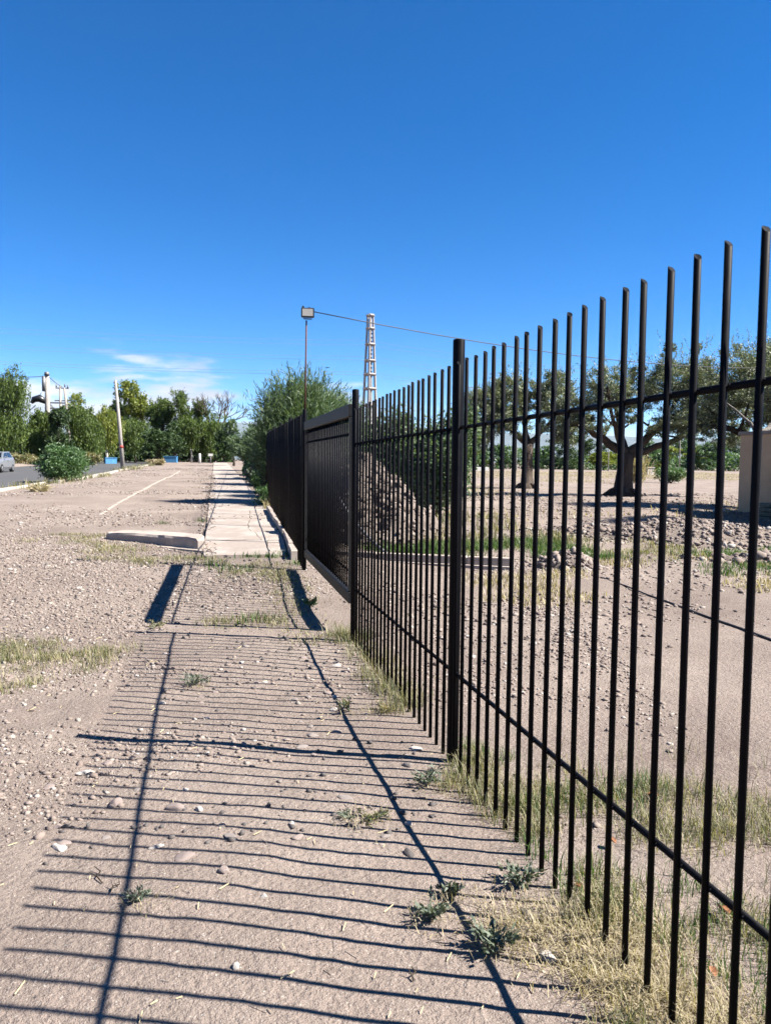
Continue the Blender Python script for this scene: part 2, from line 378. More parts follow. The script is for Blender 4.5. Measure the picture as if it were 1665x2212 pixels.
# kerb along the road: stones of about 2.4 m
kerb = thing('road_kerb', 'pale concrete kerb between the road and the dirt', None); kerb['kind'] = 'structure'
y = 5.0; k = 0
while y < 104:
    L = 2.4; y2 = y+L-.03
    xa, xb = float(kerb_x(y)), float(kerb_x(y2)); j = random.uniform(-.03, .03)
    za, zb = float(gL(np.array(y))), float(gL(np.array(y2)))
    hgt = .10+random.uniform(-.02, .02)
    P = []
    for (x, yy, z) in ((xa+j, y, za), (xb+j, y2, zb)):
        P += [(x-.09, yy, z-.35), (x+.09, yy, z-.35), (x+.09, yy, z+hgt-.015), (x+.075, yy, z+hgt), (x-.075, yy, z+hgt), (x-.09, yy, z+hgt-.015)]
    Fk = [(0, 1, 2, 3, 4, 5), (11, 10, 9, 8, 7, 6)]+[(i, i+6, (i+1) % 6+6, (i+1) % 6) for i in range(6)]
    if not (37.5 < y < 39.5): mesh_np('kerb_stone', P, Fk, M['kerbpale'], kerb)
    y += L; k += 1

# walkway of cast slabs, the first ones split by a crack
walk = thing('walkway', 'pale concrete walkway of cast slabs beside the fence', None); walk['kind'] = 'structure'
def slab(poly, top_off=.028):
    zt = [float(gL(np.array(max(p[1], 12.75))))+top_off for p in poly]; n = len(poly)
    V = [(p[0], p[1], z) for p, z in zip(poly, zt)]+[(p[0], p[1], z-.12) for p, z in zip(poly, zt)]
    Fs = [tuple(range(n)), tuple(range(2*n-1, n-1, -1))]+[(i, i+n, (i+1) % n+n, (i+1) % n) for i in range(n)]
    return mesh_np('slab', V, Fs, M['walk'], walk)
y = 12.75
lens = [2.05]+[2.4]*40
crack_x = {0: (.92, 1.0), 1: (.93, .78), 2: (.78, .93), 3: (.93, 1.02)}
for i, L in enumerate(lens):
    y2 = y+L-.022
    if y2 > 104: break
    dz = random.uniform(-.006, .006)+.028
    if i in crack_x:
        c0, c1 = crack_x[i]; n = 7
        ck = [(c0+(c1-c0)*t/n+random.uniform(-.025, .025), y+(y2-y)*t/n) for t in range(n+1)]
        slab([(float(walk_l(y)), y)]+[(a-.009, b) for a, b in ck]+[(float(walk_l(y2)), y2)], dz)
        slab([(float(walk_r(y)), y), (float(walk_r(y2)), y2)]+[(a+.009, b) for a, b in ck[::-1]], dz-.008)
    else:
        slab([(float(walk_l(y)), y), (float(walk_r(y)), y), (float(walk_r(y2)), y2), (float(walk_l(y2)), y2)], dz)
    y += L

# far mountains
V = []; n = 160
for i in range(n+1):
    a = R(-100+200*i/n); d = 9000
    hh = 330+260*abs(vnoise(i, 0, 22, 4)*2)+170*vnoise(i, 3, 8, 7)+60*vnoise(i, 7, 2.5, 1)
    for k, (dd, zz) in enumerate(((0, -1), (900, .38*hh), (1800, .75*hh), (2600, hh), (4200, -1))):
        V.append(((d+dd+300*vnoise(i, k*9, 5, k))*math.sin(a+.2), (d+dd)*math.cos(a+.2), zz+(60*vnoise(i, k*11, 3, k+2) if 0 < k < 3 else 0)))
F_ = [(i*5+k, (i+1)*5+k, (i+1)*5+k+1, i*5+k+1) for i in range(n) for k in range(4)]
tag(mesh_np('hills', V, F_, M['hill'], smooth=True), 'far blue mountain range on the horizon', kind='structure')
# the air between here and the mountains
def m_haze(nt):
    nt.nodes.remove(nt.nodes['Principled BSDF']); v = nt.nodes.new('ShaderNodeVolumePrincipled')
    v.inputs['Density'].default_value = 2.2e-5; v.inputs['Color'].default_value = (.66, .82, 1, 1)
    nt.links.new(v.outputs[0], nt.nodes['Material Output'].inputs['Volume'])
M['haze'] = mat('pale air', m_haze)
hz_top = max(v[2] for v in V)+15
hz = MB(); hz.box((0, 0, (hz_top-3)/2), (34000, 34000, hz_top+3)); tag(hz.build('haze', M['haze']), 'thin pale air over the whole place', kind='stuff')

# ------------------------------------------------------------------ fences
def bar_mesh(name, L, r=.0101, n=10, cut=.02, z0=0):
    V = []; Fb = []
    for z in (0, L):
        for k in range(n):
            t = 2*math.pi*k/n; yy = r*math.sin(t)
            zz = z if z == 0 else L-cut*(.5-.5*math.sin(t))**1.3
            V.append((r*math.cos(t), yy, zz))
    for k in range(n): j = (k+1) % n; Fb.append((k, j, n+j, n+k))
    Fb += [tuple(range(n-1, -1, -1)), tuple(range(n, 2*n))]
    me = bpy.data.meshes.new(name); me.from_pydata(V, [], Fb); me.materials.append(M['black'])
    for p in me.polygons: p.use_smooth = len(p.vertices) == 4
    return me
def post_mesh(name, L, r=.0315, n=20):
    V = []; prof = [(r, 0), (r, L-.008), (r-.003, L-.002), (r-.009, L), (0.004, L+.002)]
    for rr, z in prof:
        for k in range(n): t = 2*math.pi*k/n; V.append((rr*math.cos(t), rr*math.sin(t), z))
    Fp = [(i*n+k, i*n+(k+1) % n, (i+1)*n+(k+1) % n, (i+1)*n+k) for i in range(len(prof)-1) for k in range(n)]
    Fp += [tuple(range(n-1, -1, -1)), tuple(range(4*n, 5*n))]
    me = bpy.data.meshes.new(name); me.from_pydata(V, [], Fp); me.materials.append(M['black'])
    for p in me.polygons: p.use_smooth = len(p.vertices) == 4
    return me
fence = thing('iron_fence', 'black iron bar fence closest to the camera, ending at the sliding gate', 'fence', (1.28, 4.0, -.07))
BAR = bar_mesh('bar', 2.17); POST = post_mesh('post', 2.6)
FX = 1.265
def put(name, me, x, y, z, root, rot=None):
    o = link(name, me, root); o.location = Vector((x, y, z))-root.location
    if rot: o.rotation_euler = rot
    return o
for y, zt in ((.96, 2.22), (4.015, 2.195), (7.06, 2.195)):
    put('post', POST, FX+.012, y, zt-2.6, fence)
bys = [3.95-.1283*i for i in range(30)]+[4.14+.1283*i for i in range(23)]
for y in bys:
    if abs(y-.96) < .05: continue
    jit = random.uniform(-.004, .004)
    put('bar', BAR, FX-.004, y+random.uniform(-.004, .004), 2.139-.0172*y-2.17+jit, fence, (random.uniform(-.002, .002), random.uniform(-.002, .002), random.uniform(-.3, .3)))
def rail_z(y, up): return (1.760-.0078*y) if up else (.459-.0112*y)
for ya, yb in ((.1, .93), (.99, 3.985), (4.045, 7.03)):
    for up in (0, 1):
        m = MB(); m.tube([(FX+.012, ya, rail_z(ya, up)), (FX+.012, yb, rail_z(yb, up))], .0105, 10)
        for y in bys:                                    # weld beads where bars meet the rail
            if ya+.05 < y < yb-.05:
                m.add(*tube_np([(FX+.004, y-.016, rail_z(y, up)-.002), (FX+.002, y-.011, rail_z(y, up))], [.003, .009], 6))
        m.v = [tuple(Vector(v)-fence.location) for v in m.v]
        m.build('rail', M['black'], fence, True)

# sliding gate
gate = thing('sliding_gate', 'black iron gate with a deep header beam and raised lower beam', 'gate', (1.33, 9.35, 0))
def gl(c): return tuple(Vector(c)-gate.location)
GXp = 1.335
b = MB(); b.box(gl((GXp, 9.36, 2.035)), (.09, 3.72, .12), 0, .006); b.build('header_beam', M['gatehead'], gate)
b = MB(); b.box(gl((GXp, 9.36, .215)), (.07, 3.72, .115), 0, .006); b.build('lower_beam', M['gatehead'], gate)
for y in (7.53, 11.19):
    b = MB(); b.box(gl((GXp, y, 1.1235)), (.06, .06, 1.69), 0, .004); b.build('stile', M['gatehead'], gate)
for z in (1.82, .45):
    b = MB(); b.tube([gl((GXp+.012, 7.565, z)), gl((GXp+.012, 11.155, z))], .010, 8); b.build('rail', M['black'], gate, True)
GB = bar_mesh('bar', 1.69, cut=0)
for i in range(27):
    o = link('bar', GB, gate); o.location = gl((GXp-.003, 7.66+.1305*i, .2825))
# far fence
ff = thing('iron_fence', 'long black iron bar fence running along the walkway beyond the gate', 'fence', (1.6, 20, .05))
def fpt(y): return float(fence_x(y)), float(gL(np.array(y)))
yy = 11.3
POST2 = post_mesh('post', 2.75)
while yy < 66:
    x, z = fpt(yy); put('post', POST2, x+.01, yy, z-.45, ff); yy += 3.05
BAR2 = bar_mesh('bar', 2.23, n=8)
restV = []; restF = []; cnt = 0
for i in range(425):
    y = 11.42+.1283*i
    if (y-11.3) % 3.05 < .045 or (y-11.3) % 3.05 > 3.0: continue
    x, z = fpt(y)
    if cnt < 299: put('bar', BAR2, x-.01, y, z+.0, ff, (random.uniform(-.003, .003), random.uniform(-.003, .003), 0))
    else:
        b0 = len(restV); restV += [(x-.01-1.6+v.co.x, y-20+v.co.y, z-.05+v.co.z) for v in BAR2.vertices]
        restF += [tuple(b0+q for q in p.vertices) for p in BAR2.polygons]
    cnt += 1
o = mesh_np('far_bars', restV, restF, M['black'], ff); o['kind'] = 'stuff'
yy = 11.3
while yy < 64:
    for zz in (.5, 1.78):
        x1, z1 = fpt(yy+.035); x2, z2 = fpt(yy+3.015)
        m = MB(); m.tube([(x1+.008-1.6, yy+.035-20, z1+zz-.05), (x2+.008-1.6, yy+3.015-20, z2+zz-.05)], .0105, 8); m.build('rail', M['black'], ff, True)
    yy += 3.05

# floodlight on its rusty rod
fl = thing('floodlight', 'small square floodlight on a thin rusty rod above the fence post', 'lamp', (1.31, 11.3, 2.29))
m = MB(); m.tube([(0.004, .0, -.04), (.012, .01, .6), (.02, .01, 1.24)], [.013, .012, .012], 10); m.build('rod', M['rust'], fl, True)
b = MB(); b.box((.035, -.012, 1.345), (.185, .055, .135), R(-8), .008); b.build('housing', M['lampbox'], fl)
b = MB(); b.box((.03, -.043, 1.345), (.148, .008, .098), R(-8), .002); b.build('lens', M['lens'], fl)
b = MB(); b.box((.035, .0, 1.262), (.12, .02, .014)); b.box((-.03, .0, 1.425), (.03, .02, .03)); b.box((.06, .01, 1.42), (.02, .02, .02)); b.build('bracket', M['lampbox'], fl)
# cable to the right
def sag(a, c, s, n=24):
    a, c = Vector(a), Vector(c); return [a.lerp(c, i/n)-Vector((0, 0, s*4*(i/n)*(1-i/n))) for i in range(n+1)]
m = MB(); m.tube(sag((1.43, 11.31, 3.66), (26, 22.5, 6.1), .95), .0075, 6); tag(m.build('cable', M['cable'], None, True), 'thin black cable sagging from the floodlight over the field', 'cable')

# ------------------------------------------------------------------ kerbs near the driveway
ks = thing('broken_kerb', 'broken concrete kerb stub turning off the walkway corner', 'kerb', (-.95, 14.5, .02))
def prism(name, poly, z0, z1, m, parent=None, org=(0, 0, 0), bev=.015):
    n = len(poly); c = np.mean(np.array(poly), 0)
    V = []
    z1 = np.asarray(z1, float)
    for s, z in ((1, z0), (1, z1-bev), (None, z1)):
        for k, p in enumerate(poly):
            q = np.array(p)
            if s is None: d = c-q; q = q+d/np.linalg.norm(d)*bev*1.4
            zz = float(np.asarray(z).ravel()[k % np.asarray(z).size])
            V.append((q[0]-org[0], q[1]-org[1], zz-org[2]))
    Fp = [tuple(range(n-1, -1, -1)), tuple(range(2*n, 3*n))]
    for r_ in range(2):
        for k in range(n): j = (k+1) % n; Fp.append((r_*n+k, r_*n+j, (r_+1)*n+j, (r_+1)*n+k))
    return mesh_np(name, V, Fp, m, parent)
def wob(a, b, n, amp):
    return [(a[0]+(b[0]-a[0])*i/n+random.uniform(-amp, amp)*(0 < i < n), a[1]+(b[1]-a[1])*i/n+random.uniform(-amp, amp)*(0 < i < n)) for i in range(n+1)]
front = wob((-1.86, 15.36), (-.22, 13.60), 12, .02)+[(-.14, 13.62), (-.11, 13.72)]
backp = wob((-.12, 14.45), (-1.72, 15.86), 10, .035)+[(-1.84, 15.78), (-1.92, 15.62), (-1.92, 15.46)]
kp = front+backp
kz = [.215-.06*max(0, (-p[0]-1.2)/.7)+random.uniform(-.012, .012) for p in kp]
o = prism('kerb_beam', kp, -.25, kz, M['kerb'], ks, ks.location, .04)
o = prism('footing', [(-2.0, 15.2), (-.1, 13.25), (-.13, 13.5), (-1.9, 15.32)], -.25, .035, M['kerb'], ks, ks.location, .006)
kr = thing('kerb_strip', 'curved concrete kerb along the foot of the fence by the gate', 'kerb', (1.45, 16, .05))
KC = [(1.30, 12.25), (1.345, 13.3), (1.40, 14.4), (1.455, 15.6), (1.48, 17.0), (1.5, 18.6), (1.55, 20.4), (1.60, 22.3)]
for (a, c) in zip(KC[:-1], KC[1:]):
    a, c = np.array(a), np.array(c); d = (c-a)/np.linalg.norm(c-a); nn = np.array((d[1], -d[0])); c = c-d*.02
    j = random.uniform(-.012, .012)
    z = float(gL(np.array(a[1])))
    prism('kerb_stone', [tuple(a-nn*.075+nn*j), tuple(a+nn*.075+nn*j), tuple(c+nn*.075+nn*j), tuple(c-nn*.075+nn*j)], z-.2, z+.155+random.uniform(-.01, .01), M['kerb'], kr, kr.location, .015)
ed = MB()
pts = [(-2.78, 21.2), (-2.8, 26), (-2.76, 32), (-2.6, 42), (-2.4, 56), (-2.3, 62)]
for a, c in zip(pts[:-1], pts[1:]):
    nseg = 6
    for i in range(nseg):
        p = [a[0]+(c[0]-a[0])*i/nseg, a[1]+(c[1]-a[1])*i/nseg]; q = [a[0]+(c[0]-a[0])*(i+.96)/nseg, a[1]+(c[1]-a[1])*(i+.96)/nseg]
        zp, zq = H(*p)+.012+.02*float(p[1] > 30)+random.uniform(-.006, .006), H(*q)+.012+.02*float(q[1] > 30)+random.uniform(-.006, .006)
        ed.add([(p[0]-.04, p[1], zp-.15), (p[0]+.04, p[1], zp-.15), (p[0]+.04, p[1], zp), (p[0]-.04, p[1], zp), (q[0]-.04, q[1], zq-.15), (q[0]+.04, q[1], zq-.15), (q[0]+.04, q[1], zq), (q[0]-.04, q[1], zq)],
               [(0, 1, 2, 3), (7, 6, 5, 4), (0, 4, 5, 1), (1, 5, 6, 2), (2, 6, 7, 3), (3, 7, 4, 0)])
tag(ed.build('edging', M['kerb']), 'thin half buried concrete edging line across the dirt', 'edging')
# kerb in the field, behind the fence
fk = thing('field_kerb', 'low concrete kerb in front of the green grass behind the fence', 'kerb', (3.4, 12.1, -.1))
FA, FB = np.array((2.0, 12.85)), np.array((4.62, 11.5)); n = 4
for i in range(n):
    a = FA+(FB-FA)*i/n; c = FA+(FB-FA)*(i+.985)/n; d = (c-a)/np.linalg.norm(c-a); nn = np.array((-d[1], d[0]))
    prism('kerb_stone', [tuple(a-nn*.07), tuple(c-nn*.07), tuple(c+nn*.07), tuple(a+nn*.07)], -.3, .055+random.uniform(-.008, .008), M['kerb'], fk, fk.location, .012)
prism('footing', [tuple(FA-.16*np.array((.46, .89))), tuple(FB-.16*np.array((.46, .89))), tuple(FB-.075*np.array((.46, .89))), tuple(FA-.075*np.array((.46, .89)))], -.3, -.065, M['kerb'], fk, fk.location, .006)

# ------------------------------------------------------------------ stones and gravel
def ico():
    bm = bmesh.new(); bmesh.ops.create_icosphere(bm, subdivisions=1, radius=1)
    v = np.array([x.co[:] for x in bm.verts]); f = np.array([[y.index for y in x.verts] for x in bm.faces]); bm.free(); return v, f
IV, IF = ico()
def rocks(name, X, Y, size, m, zoff=None, parent=None, flat=.55, org=(0, 0, 0)):
    n = len(X); nv = len(IV)
    v = IV[None]*(1+.34*rng.standard_normal((n, nv, 1)).clip(-1.2, 1.2))
    sc = np.stack([rng.uniform(.7, 1.35, n), rng.uniform(.6, 1.1, n), rng.uniform(.35, .8, n)*flat/.55], 1)*size[:, None]
    v = v*sc[:, None]; a = rng.uniform(0, 6.28, n); ca, sa = np.cos(a)[:, None], np.sin(a)[:, None]
    x = v[..., 0]*ca-v[..., 1]*sa; y = v[..., 0]*sa+v[..., 1]*ca
    z = (h(X, Y) if zoff is None else zoff)[:, None]+v[..., 2]+(size*.1)[:, None]
    P = np.stack([x+X[:, None]-org[0], y+Y[:, None]-org[1], z-org[2]], -1).reshape(-1, 3)
    Fc = (IF[None]+(np.arange(n)*nv)[:, None, None]).reshape(-1, 3)
    return mesh_np(name, P, Fc, m, parent)
def off_walk(X, Y): return ~((X > walk_l(Y)-.03) & (X < walk_r(Y)+.02) & (Y > 12.7)) & (X > kerb_x(Y)+.15)
# near gravel: density follows patches
N = 90000
Y = 1.5+rng.random(N)**1.5*15; X = -.25*Y-1.0+rng.random(N)*(.55*Y+2.6)
keep = (.8*vnoise(X, Y, .9, 20)+.9*vnoise(X, Y, 2.4, 21)+.55*ss((-X-.1)/1.2)+.25*ss((Y-5)/4)-.35*ss((X-.1)/.5)*ss((5-Y)/2)-.75*ss((3.8-Y)/.8) > .1+rng.random(N)*.5) & off_walk(X, Y)
X, Y = X[keep], Y[keep]
tag(rocks('gravel', X, Y, .0028+.016*rng.random(len(X))**4+.00075*Y, M['stone']), 'fine gravel strewn over the dirt', 'gravel', kind='stuff')
N = 26000
Y = 12+rng.random(N)**1.3*60; X = -.12*Y-4+rng.random(N)*(.12*Y+3.8)
keep = off_walk(X, Y) & (vnoise(X, Y, 2.5, 22) > -.1+rng.random(N)*.4)
X, Y = X[keep], Y[keep]
tag(rocks('gravel', X, Y, (.008+.03*rng.random(len(X))**3)*(1+.012*Y), M['stone']), 'loose gravel and clods on the dirt towards the trees', 'gravel', kind='stuff')
N = 42000
Y = 3+rng.random(N)**1.2*30; X = 1.5+rng.random(N)*(.62*Y+2)
keep = (vnoise(X, Y, 1.6, 24)+.3*ss((Y-5)/3) > .05+rng.random(N)*.4)
X, Y = X[keep], Y[keep]
tag(rocks('gravel', X, Y, (.005+.03*rng.random(len(X))**4)*(.8+.035*Y), M['stone']), 'loose gravel in the field behind the fence', 'gravel', kind='stuff')
N = 2600
Y = 12.8+rng.random(N)**1.3*40; X = np.where(rng.random(N) < .6, walk_l(Y)+.02+rng.standard_normal(N)*.13, walk_l(Y)+rng.random(N)*1.4)
k = vnoise(X, Y, 2.2, 70)+.5*(np.abs(X-walk_l(Y)) < .2) > .05+rng.random(N)*.3; X, Y = X[k], Y[k]
tag(rocks('clods', X, Y, (.008+.03*rng.random(len(X))**3)*(1+.008*Y), M['stone'], gL(Y)+.025), 'dirt clods and pebbles spilled along the walkway edge', 'clods', kind='stuff')
N = 3000
Y = 3.2+rng.random(N)**1.1*11; X = -.24*Y-.8+rng.random(N)*(.4*Y+1.3); k = (vnoise(X, Y, .8, 80)+.2*ss((Y-4.5)/3) > -.02) & off_walk(X, Y) & (X < 1.2); X, Y = X[k], Y[k]
tag(rocks('dark_clods', X, Y, (.004+.016*rng.random(len(X))**3)*(.7+.06*Y), M['st_dark'], None, None, .8), 'dark clods and bits of litter, coloured to imitate the black shadows of lumps', 'clods', kind='stuff')  # real clods and litter; the dark colour also imitates lump shadows
# single stones
STONE_MESH = {}
def stone_mesh(seed, key):
    if (seed, key) in STONE_MESH: return STONE_MESH[(seed, key)]
    bm = bmesh.new(); bmesh.ops.create_icosphere(bm, subdivisions=3, radius=1); r = random.Random(seed)
    planes = [(Vector((r.gauss(0, 1), r.gauss(0, 1), r.gauss(0, 1))).normalized(), r.uniform(.58, .9)) for _ in range(11)]
    for v in bm.verts:
        p = v.co.copy(); p *= 1+.1*math.sin(p.x*2.3+seed)+.1*math.sin(p.y*3.1+seed*2)
        for n_, d_ in planes:
            e = p.dot(n_)-d_
            if e > 0: p -= n_*e*.92
        v.co = p*1.12+Vector((r.uniform(-1, 1), r.uniform(-1, 1), r.uniform(-1, 1)))*.012
    me = bpy.data.meshes.new('stone'); bm.to_mesh(me); bm.free(); me.materials.append(M[key])
    me.polygons.foreach_set('use_smooth', np.ones(len(me.polygons), bool)); STONE_MESH[(seed, key)] = me; return me
named = [
 (-.44, 3.76, .042, .038, .030, 'st_pink', 'rounded brown stone standing proud among pebbles at the shadow edge'),
 (-.17, 3.65, .06, .035, .024, 'st_pink', 'long low brown stone just beside a small white stone'),
 (-.06, 3.61, .033, .02, .016, 'st_pale', 'bright white stone next to a long brown stone'),
 (-.22, 3.26, .04, .012, .012, 'st_pale', 'pointed cream stone splinter crossing a bar shadow'),
 (-.11, 3.13, .045, .04, .012, 'st_pink', 'broad flat pinkish stone bedded in the smooth dirt'),
 (.04, 2.98, .032, .024, .022, 'st_pink', 'pinkish egg shaped stone with its own dark shadow'),
 (.18, 2.78, .016, .016, .011, 'st_pale', 'small white pebble below the pinkish egg shaped stone'),
 (.07, 2.39, .022, .015, .014, 'st_pale', 'pale pebble sitting on the lowest full bar shadow'),
 (-.64, 4.2, .06, .022, .018, 'st_pale', 'long pale stone sliver beyond the ends of the bar shadows'),
 (-.61, 3.34, .055, .03, .012, 'st_pale', 'flat whitish stone half sunk near the bar shadow tips'),
 (1.02, 3.97, .036, .026, .022, 'st_grey', 'oval grey stone close to the foot of the tall fence post'),
 (.5, 4.4, .055, .03, .014, 'st_grey', 'flat bluish grey stone under the thick post shadow'),
 (.72, 3.19, .03, .016, .01, 'st_grey', 'thin grey stone lying along a bar shadow'),
 (.34, 3.37, .017, .015, .015, 'st_pale', 'small white pebble alone between two bar shadows'),
 (.33, 3.87, .022, .016, .014, 'st_grey', 'grey pebble breaking the line of a thin bar shadow'),
 (1.05, 2.26, .042, .028, .022, 'st_pale', 'smooth cream stone in the straw by the leafy weed'),
 (.85, 3.30, .02, .018, .016, 'st_pale', 'white stone chip on the slanting rail shadow'),
 (.78, 3.02, .04, .022, .015, 'st_dark', 'dark flat stone on bare dirt left of the grass edge'),
 (.08, 3.27, .05, .035, .01, 'st_grey', 'wide pale grey stone flush with the dirt'),
 (1.08, 2.53, .02, .018, .016, 'st_dark', 'small dark stone touching a bar shadow near the fence'),
 (.62, 3.62, .05, .03, .01, 'st_grey', 'flat grey slab stone beside the small tuft of weeds'),
 (1.12, 4.22, .055, .03, .014, 'st_pale', 'whitish flat stone behind the tall post foot'),
]
for i, (x, y, a, b_, c, key, lab) in enumerate(named):
    o = link('stone', stone_mesh(i, key)); o.location = (x, y, H(x, y)+c*.12); a, b_, c = a*.82, b_*.82, c*.85; o.scale = (a, b_, c); o.rotation_euler = (random.uniform(-.15, .15), random.uniform(-.15, .15), random.uniform(0, 6.28) if a < .05 else random.uniform(-.3, .3))
    tag(o, lab, 'stone')
spots = []
r_ = random.Random(4)
while len(spots) < 150:
    y = 3.2+r_.random()**1.2*9; x = -.2*y-.9+r_.random()*(.36*y+1.1)
    if x < 1.1 and not (y > 12.5): spots.append((x, y))
for i, (x, y) in enumerate(spots):
    key = r_.choice(['st_grey', 'st_pink', 'st_pink', 'st_pale']); o = link('stone', stone_mesh(40+i % 9, key)); s = r_.uniform(.01, .028)*(.8+.04*y)
    o.scale = (s*r_.uniform(.9, 1.5), s, s*r_.uniform(.35, .6)); o.location = (x, y, H(x, y)+s*.03); o.rotation_euler = (0, 0, r_.uniform(0, 6.3))
    tag(o, 'small loose stone among the gravel of the dirt path', 'stone', 'small stones strewn along the dirt path')
# heaps behind the fence
def heap(name, label, cx, cy, rx, ry, top, m, seed, n=56, pw=1.4, stones=400, ssz=.05, cat='mound', rot=0):
    root = thing(name, label, cat, (cx, cy, H(cx, cy)))
    u = np.linspace(-1.15, 1.15, n); A, B = np.meshgrid(u, u); rr = np.hypot(A, B)
    ca, sa = math.cos(rot), math.sin(rot); lx, ly = A*rx, B*ry; Xh = cx+lx*ca-ly*sa; Yh = cy+lx*sa+ly*ca
    def prof(Xh, Yh, rr):
        t = np.clip(1-rr+.34*vnoise(Xh, Yh, rx*.5, seed)+.2*vnoise(Xh, Yh, rx*.22, seed+5), 0, 1)
        return top*(1-(1-t)**pw)*ss(t*3)+.09*top*vnoise(Xh, Yh, .35, seed+1)*ss(t*4)*2+vnoise(Xh, Yh, .12, seed+2)*.035*ss(t*4)
    Z = g0(Xh, Yh)-.07+prof(Xh, Yh, rr)
    idx = np.arange(n*n).reshape(n, n); f = np.stack([idx[:-1, :-1].ravel(), idx[:-1, 1:].ravel(), idx[1:, 1:].ravel(), idx[1:, :-1].ravel()], 1)
    mesh_np('dirt', np.stack([(Xh-root.location.x).ravel(), (Yh-root.location.y).ravel(), (Z-root.location.z).ravel()], 1), f, m, root, True)
    a = rng.uniform(0, 6.28, stones); r2 = np.sqrt(rng.random(stones))*1.05
    lx, ly = r2*np.cos(a)*rx, r2*np.sin(a)*ry; X = cx+lx*ca-ly*sa; Y = cy+lx*sa+ly*ca
    zz = g0(X, Y)-.07+prof(X, Y, r2); zz = np.maximum(zz, h(X, Y)-.01)
    o = rocks('stones', X, Y, ssz*(.3+1.4*rng.random(stones)**3), M['clod'] if top > 1 else M['stone'], zz, root, .7, root.location); o['kind'] = 'stuff'
    return root
heap('dirt_mound', 'tall mound of dirt and clods seen through the gate bars', 3.15, 16.2, 1.75, 2.2, 1.8, M['mound'], 31, 72, 1.1, 3600, .05)
heap('gravel_pile', 'small pile of gravel at the end of the field kerb', 5.6, 11.75, .62, .7, .33, M['mound'], 33, 40, 1.4, 900, .042)
heap('rubble_ridge', 'long low ridge of dirt and rubble in front of the olive tree', 10.4, 15.7, 3.6, 1.9, .42, M['mound'], 35, 72, 1.5, 4200, .048, rot=R(-28))
heap('stone_heap', 'low heap of larger grey cobbles at the far side of the field', 9.35, 11.5, 1.4, .55, .22, M['mound'], 37, 36, 1.5, 420, .065, rot=R(-40))

# hoses
hp = [(5.46, 10.3), (5.47, 9.6), (5.45, 9.02), (5.40, 8.4), (5.31, 7.81), (5.25, 7.3), (5.18, 6.85), (5.09, 6.29), (4.95, 5.6), (4.7, 4.9)]
m = MB(); m.tube([(x, y, H(x, y)+.012) for x, y in hp], .011, 8); tag(m.build('hose', M['hose'], None, True), 'black hose lying on the bare dirt behind the fence', 'hose')
m = MB(); m.tube(bez((2.15, 13.6, .95), (2.5, 13.3, .25), (3.0, 12.55, -.1), 10), .03, 8); tag(m.build('pipe', M['steel'], None, True), 'dark bent pipe leaning down to the field kerb', 'pipe')

# ------------------------------------------------------------------ foliage builders
def unit(v): return v/np.maximum(np.linalg.norm(v, axis=-1, keepdims=True), 1e-9)
def leaves_np(c, d, L, W):
    n = len(c); r = unit(np.cross(d, rng.standard_normal((n, 3)))); L = np.broadcast_to(L, (n,))[:, None]; W = np.broadcast_to(W, (n,))[:, None]
    P = np.stack([c-d*L/2, c+r*W/2-d*L*.05, c+d*L/2, c-r*W/2-d*L*.05], 1).reshape(-1, 3)
    return P, np.arange(n*4).reshape(n, 4)
def foliage(name, parts, m, parent):
    P = []; Fl = []; o = 0
    for p, f in parts: P.append(p); Fl.append(f+o); o += len(p)
    return mesh_np(name, np.concatenate(P), np.concatenate(Fl), m, parent)
def ball(n):
    v = unit(rng.standard_normal((n, 3))); return v*(rng.random((n, 1))**(1/3))
def clumped(center, rad, n, L, W, ncl=None, spread=.2, shell=.55):
    ncl = ncl or max(6, n//60); cc = unit(rng.standard_normal((ncl, 3)))*(shell+(1-shell)*rng.random((ncl, 1)))*np.array(rad)
    k = rng.integers(0, ncl, n); c = cc[k]+rng.standard_normal((n, 3))*spread*np.array(rad)*.8
    d = unit(unit(c)+rng.standard_normal((n, 3))*.9)
    return leaves_np(np.array(center)+c, d, L*(.6+.8*rng.random(n)), W*(.6+.8*rng.random(n)))
def hanging(center, rad, nst, per, L, W, drop):
    s = unit(rng.standard_normal((nst, 3))); s[:, 2] = np.abs(s[:, 2])*1.1-.35; s = s*(.35+.8*rng.random((nst, 1)))*np.array(rad)*1.12
    t = np.linspace(0, 1, per)[None, :, None]; dl = (drop*(.35+.65*rng.random(nst)))[:, None, None]
    sway = rng.standard_normal((nst, 1, 3))*np.array((.12, .12, 0))*drop*.5
    c = s[:, None]+sway*t**.6+np.array((0, 0, -1))*dl*t+rng.standard_normal((nst, per, 3))*W*.6
    c = c.reshape(-1, 3); d = unit(np.array((0, 0, -1))+rng.standard_normal((len(c), 3))*.35)
    return leaves_np(np.array(center)+c, d, L*(.6+.8*rng.random(len(c))), W*(.6+.7*rng.random(len(c))))
def sprays(center, rad, nst, per, L, W, length, up=.9, bias=None):
    s = ball(nst)*np.array(rad)*.85; d0 = unit(s/np.array(rad)+np.array((0, 0, up))+rng.standard_normal((nst, 3))*.3)
    if bias is not None: d0 = unit(d0+np.array(bias))
    ln = (length*(.5+.8*rng.random(nst)))[:, None, None]; t = np.linspace(0, 1, per)[None, :, None]
    c = s[:, None]+d0[:, None]*ln*t+rng.standard_normal((nst, per, 3))*L*.3*(1-.6*t)
    d = unit(np.repeat(d0[:, None], per, 1)+rng.standard_normal((nst, per, 3))*.45).reshape(-1, 3); c = c.reshape(-1, 3)
    return leaves_np(np.array(center)+c, d, L*(.6+.8*rng.random(len(c))), W*(.6+.7*rng.random(len(c))))
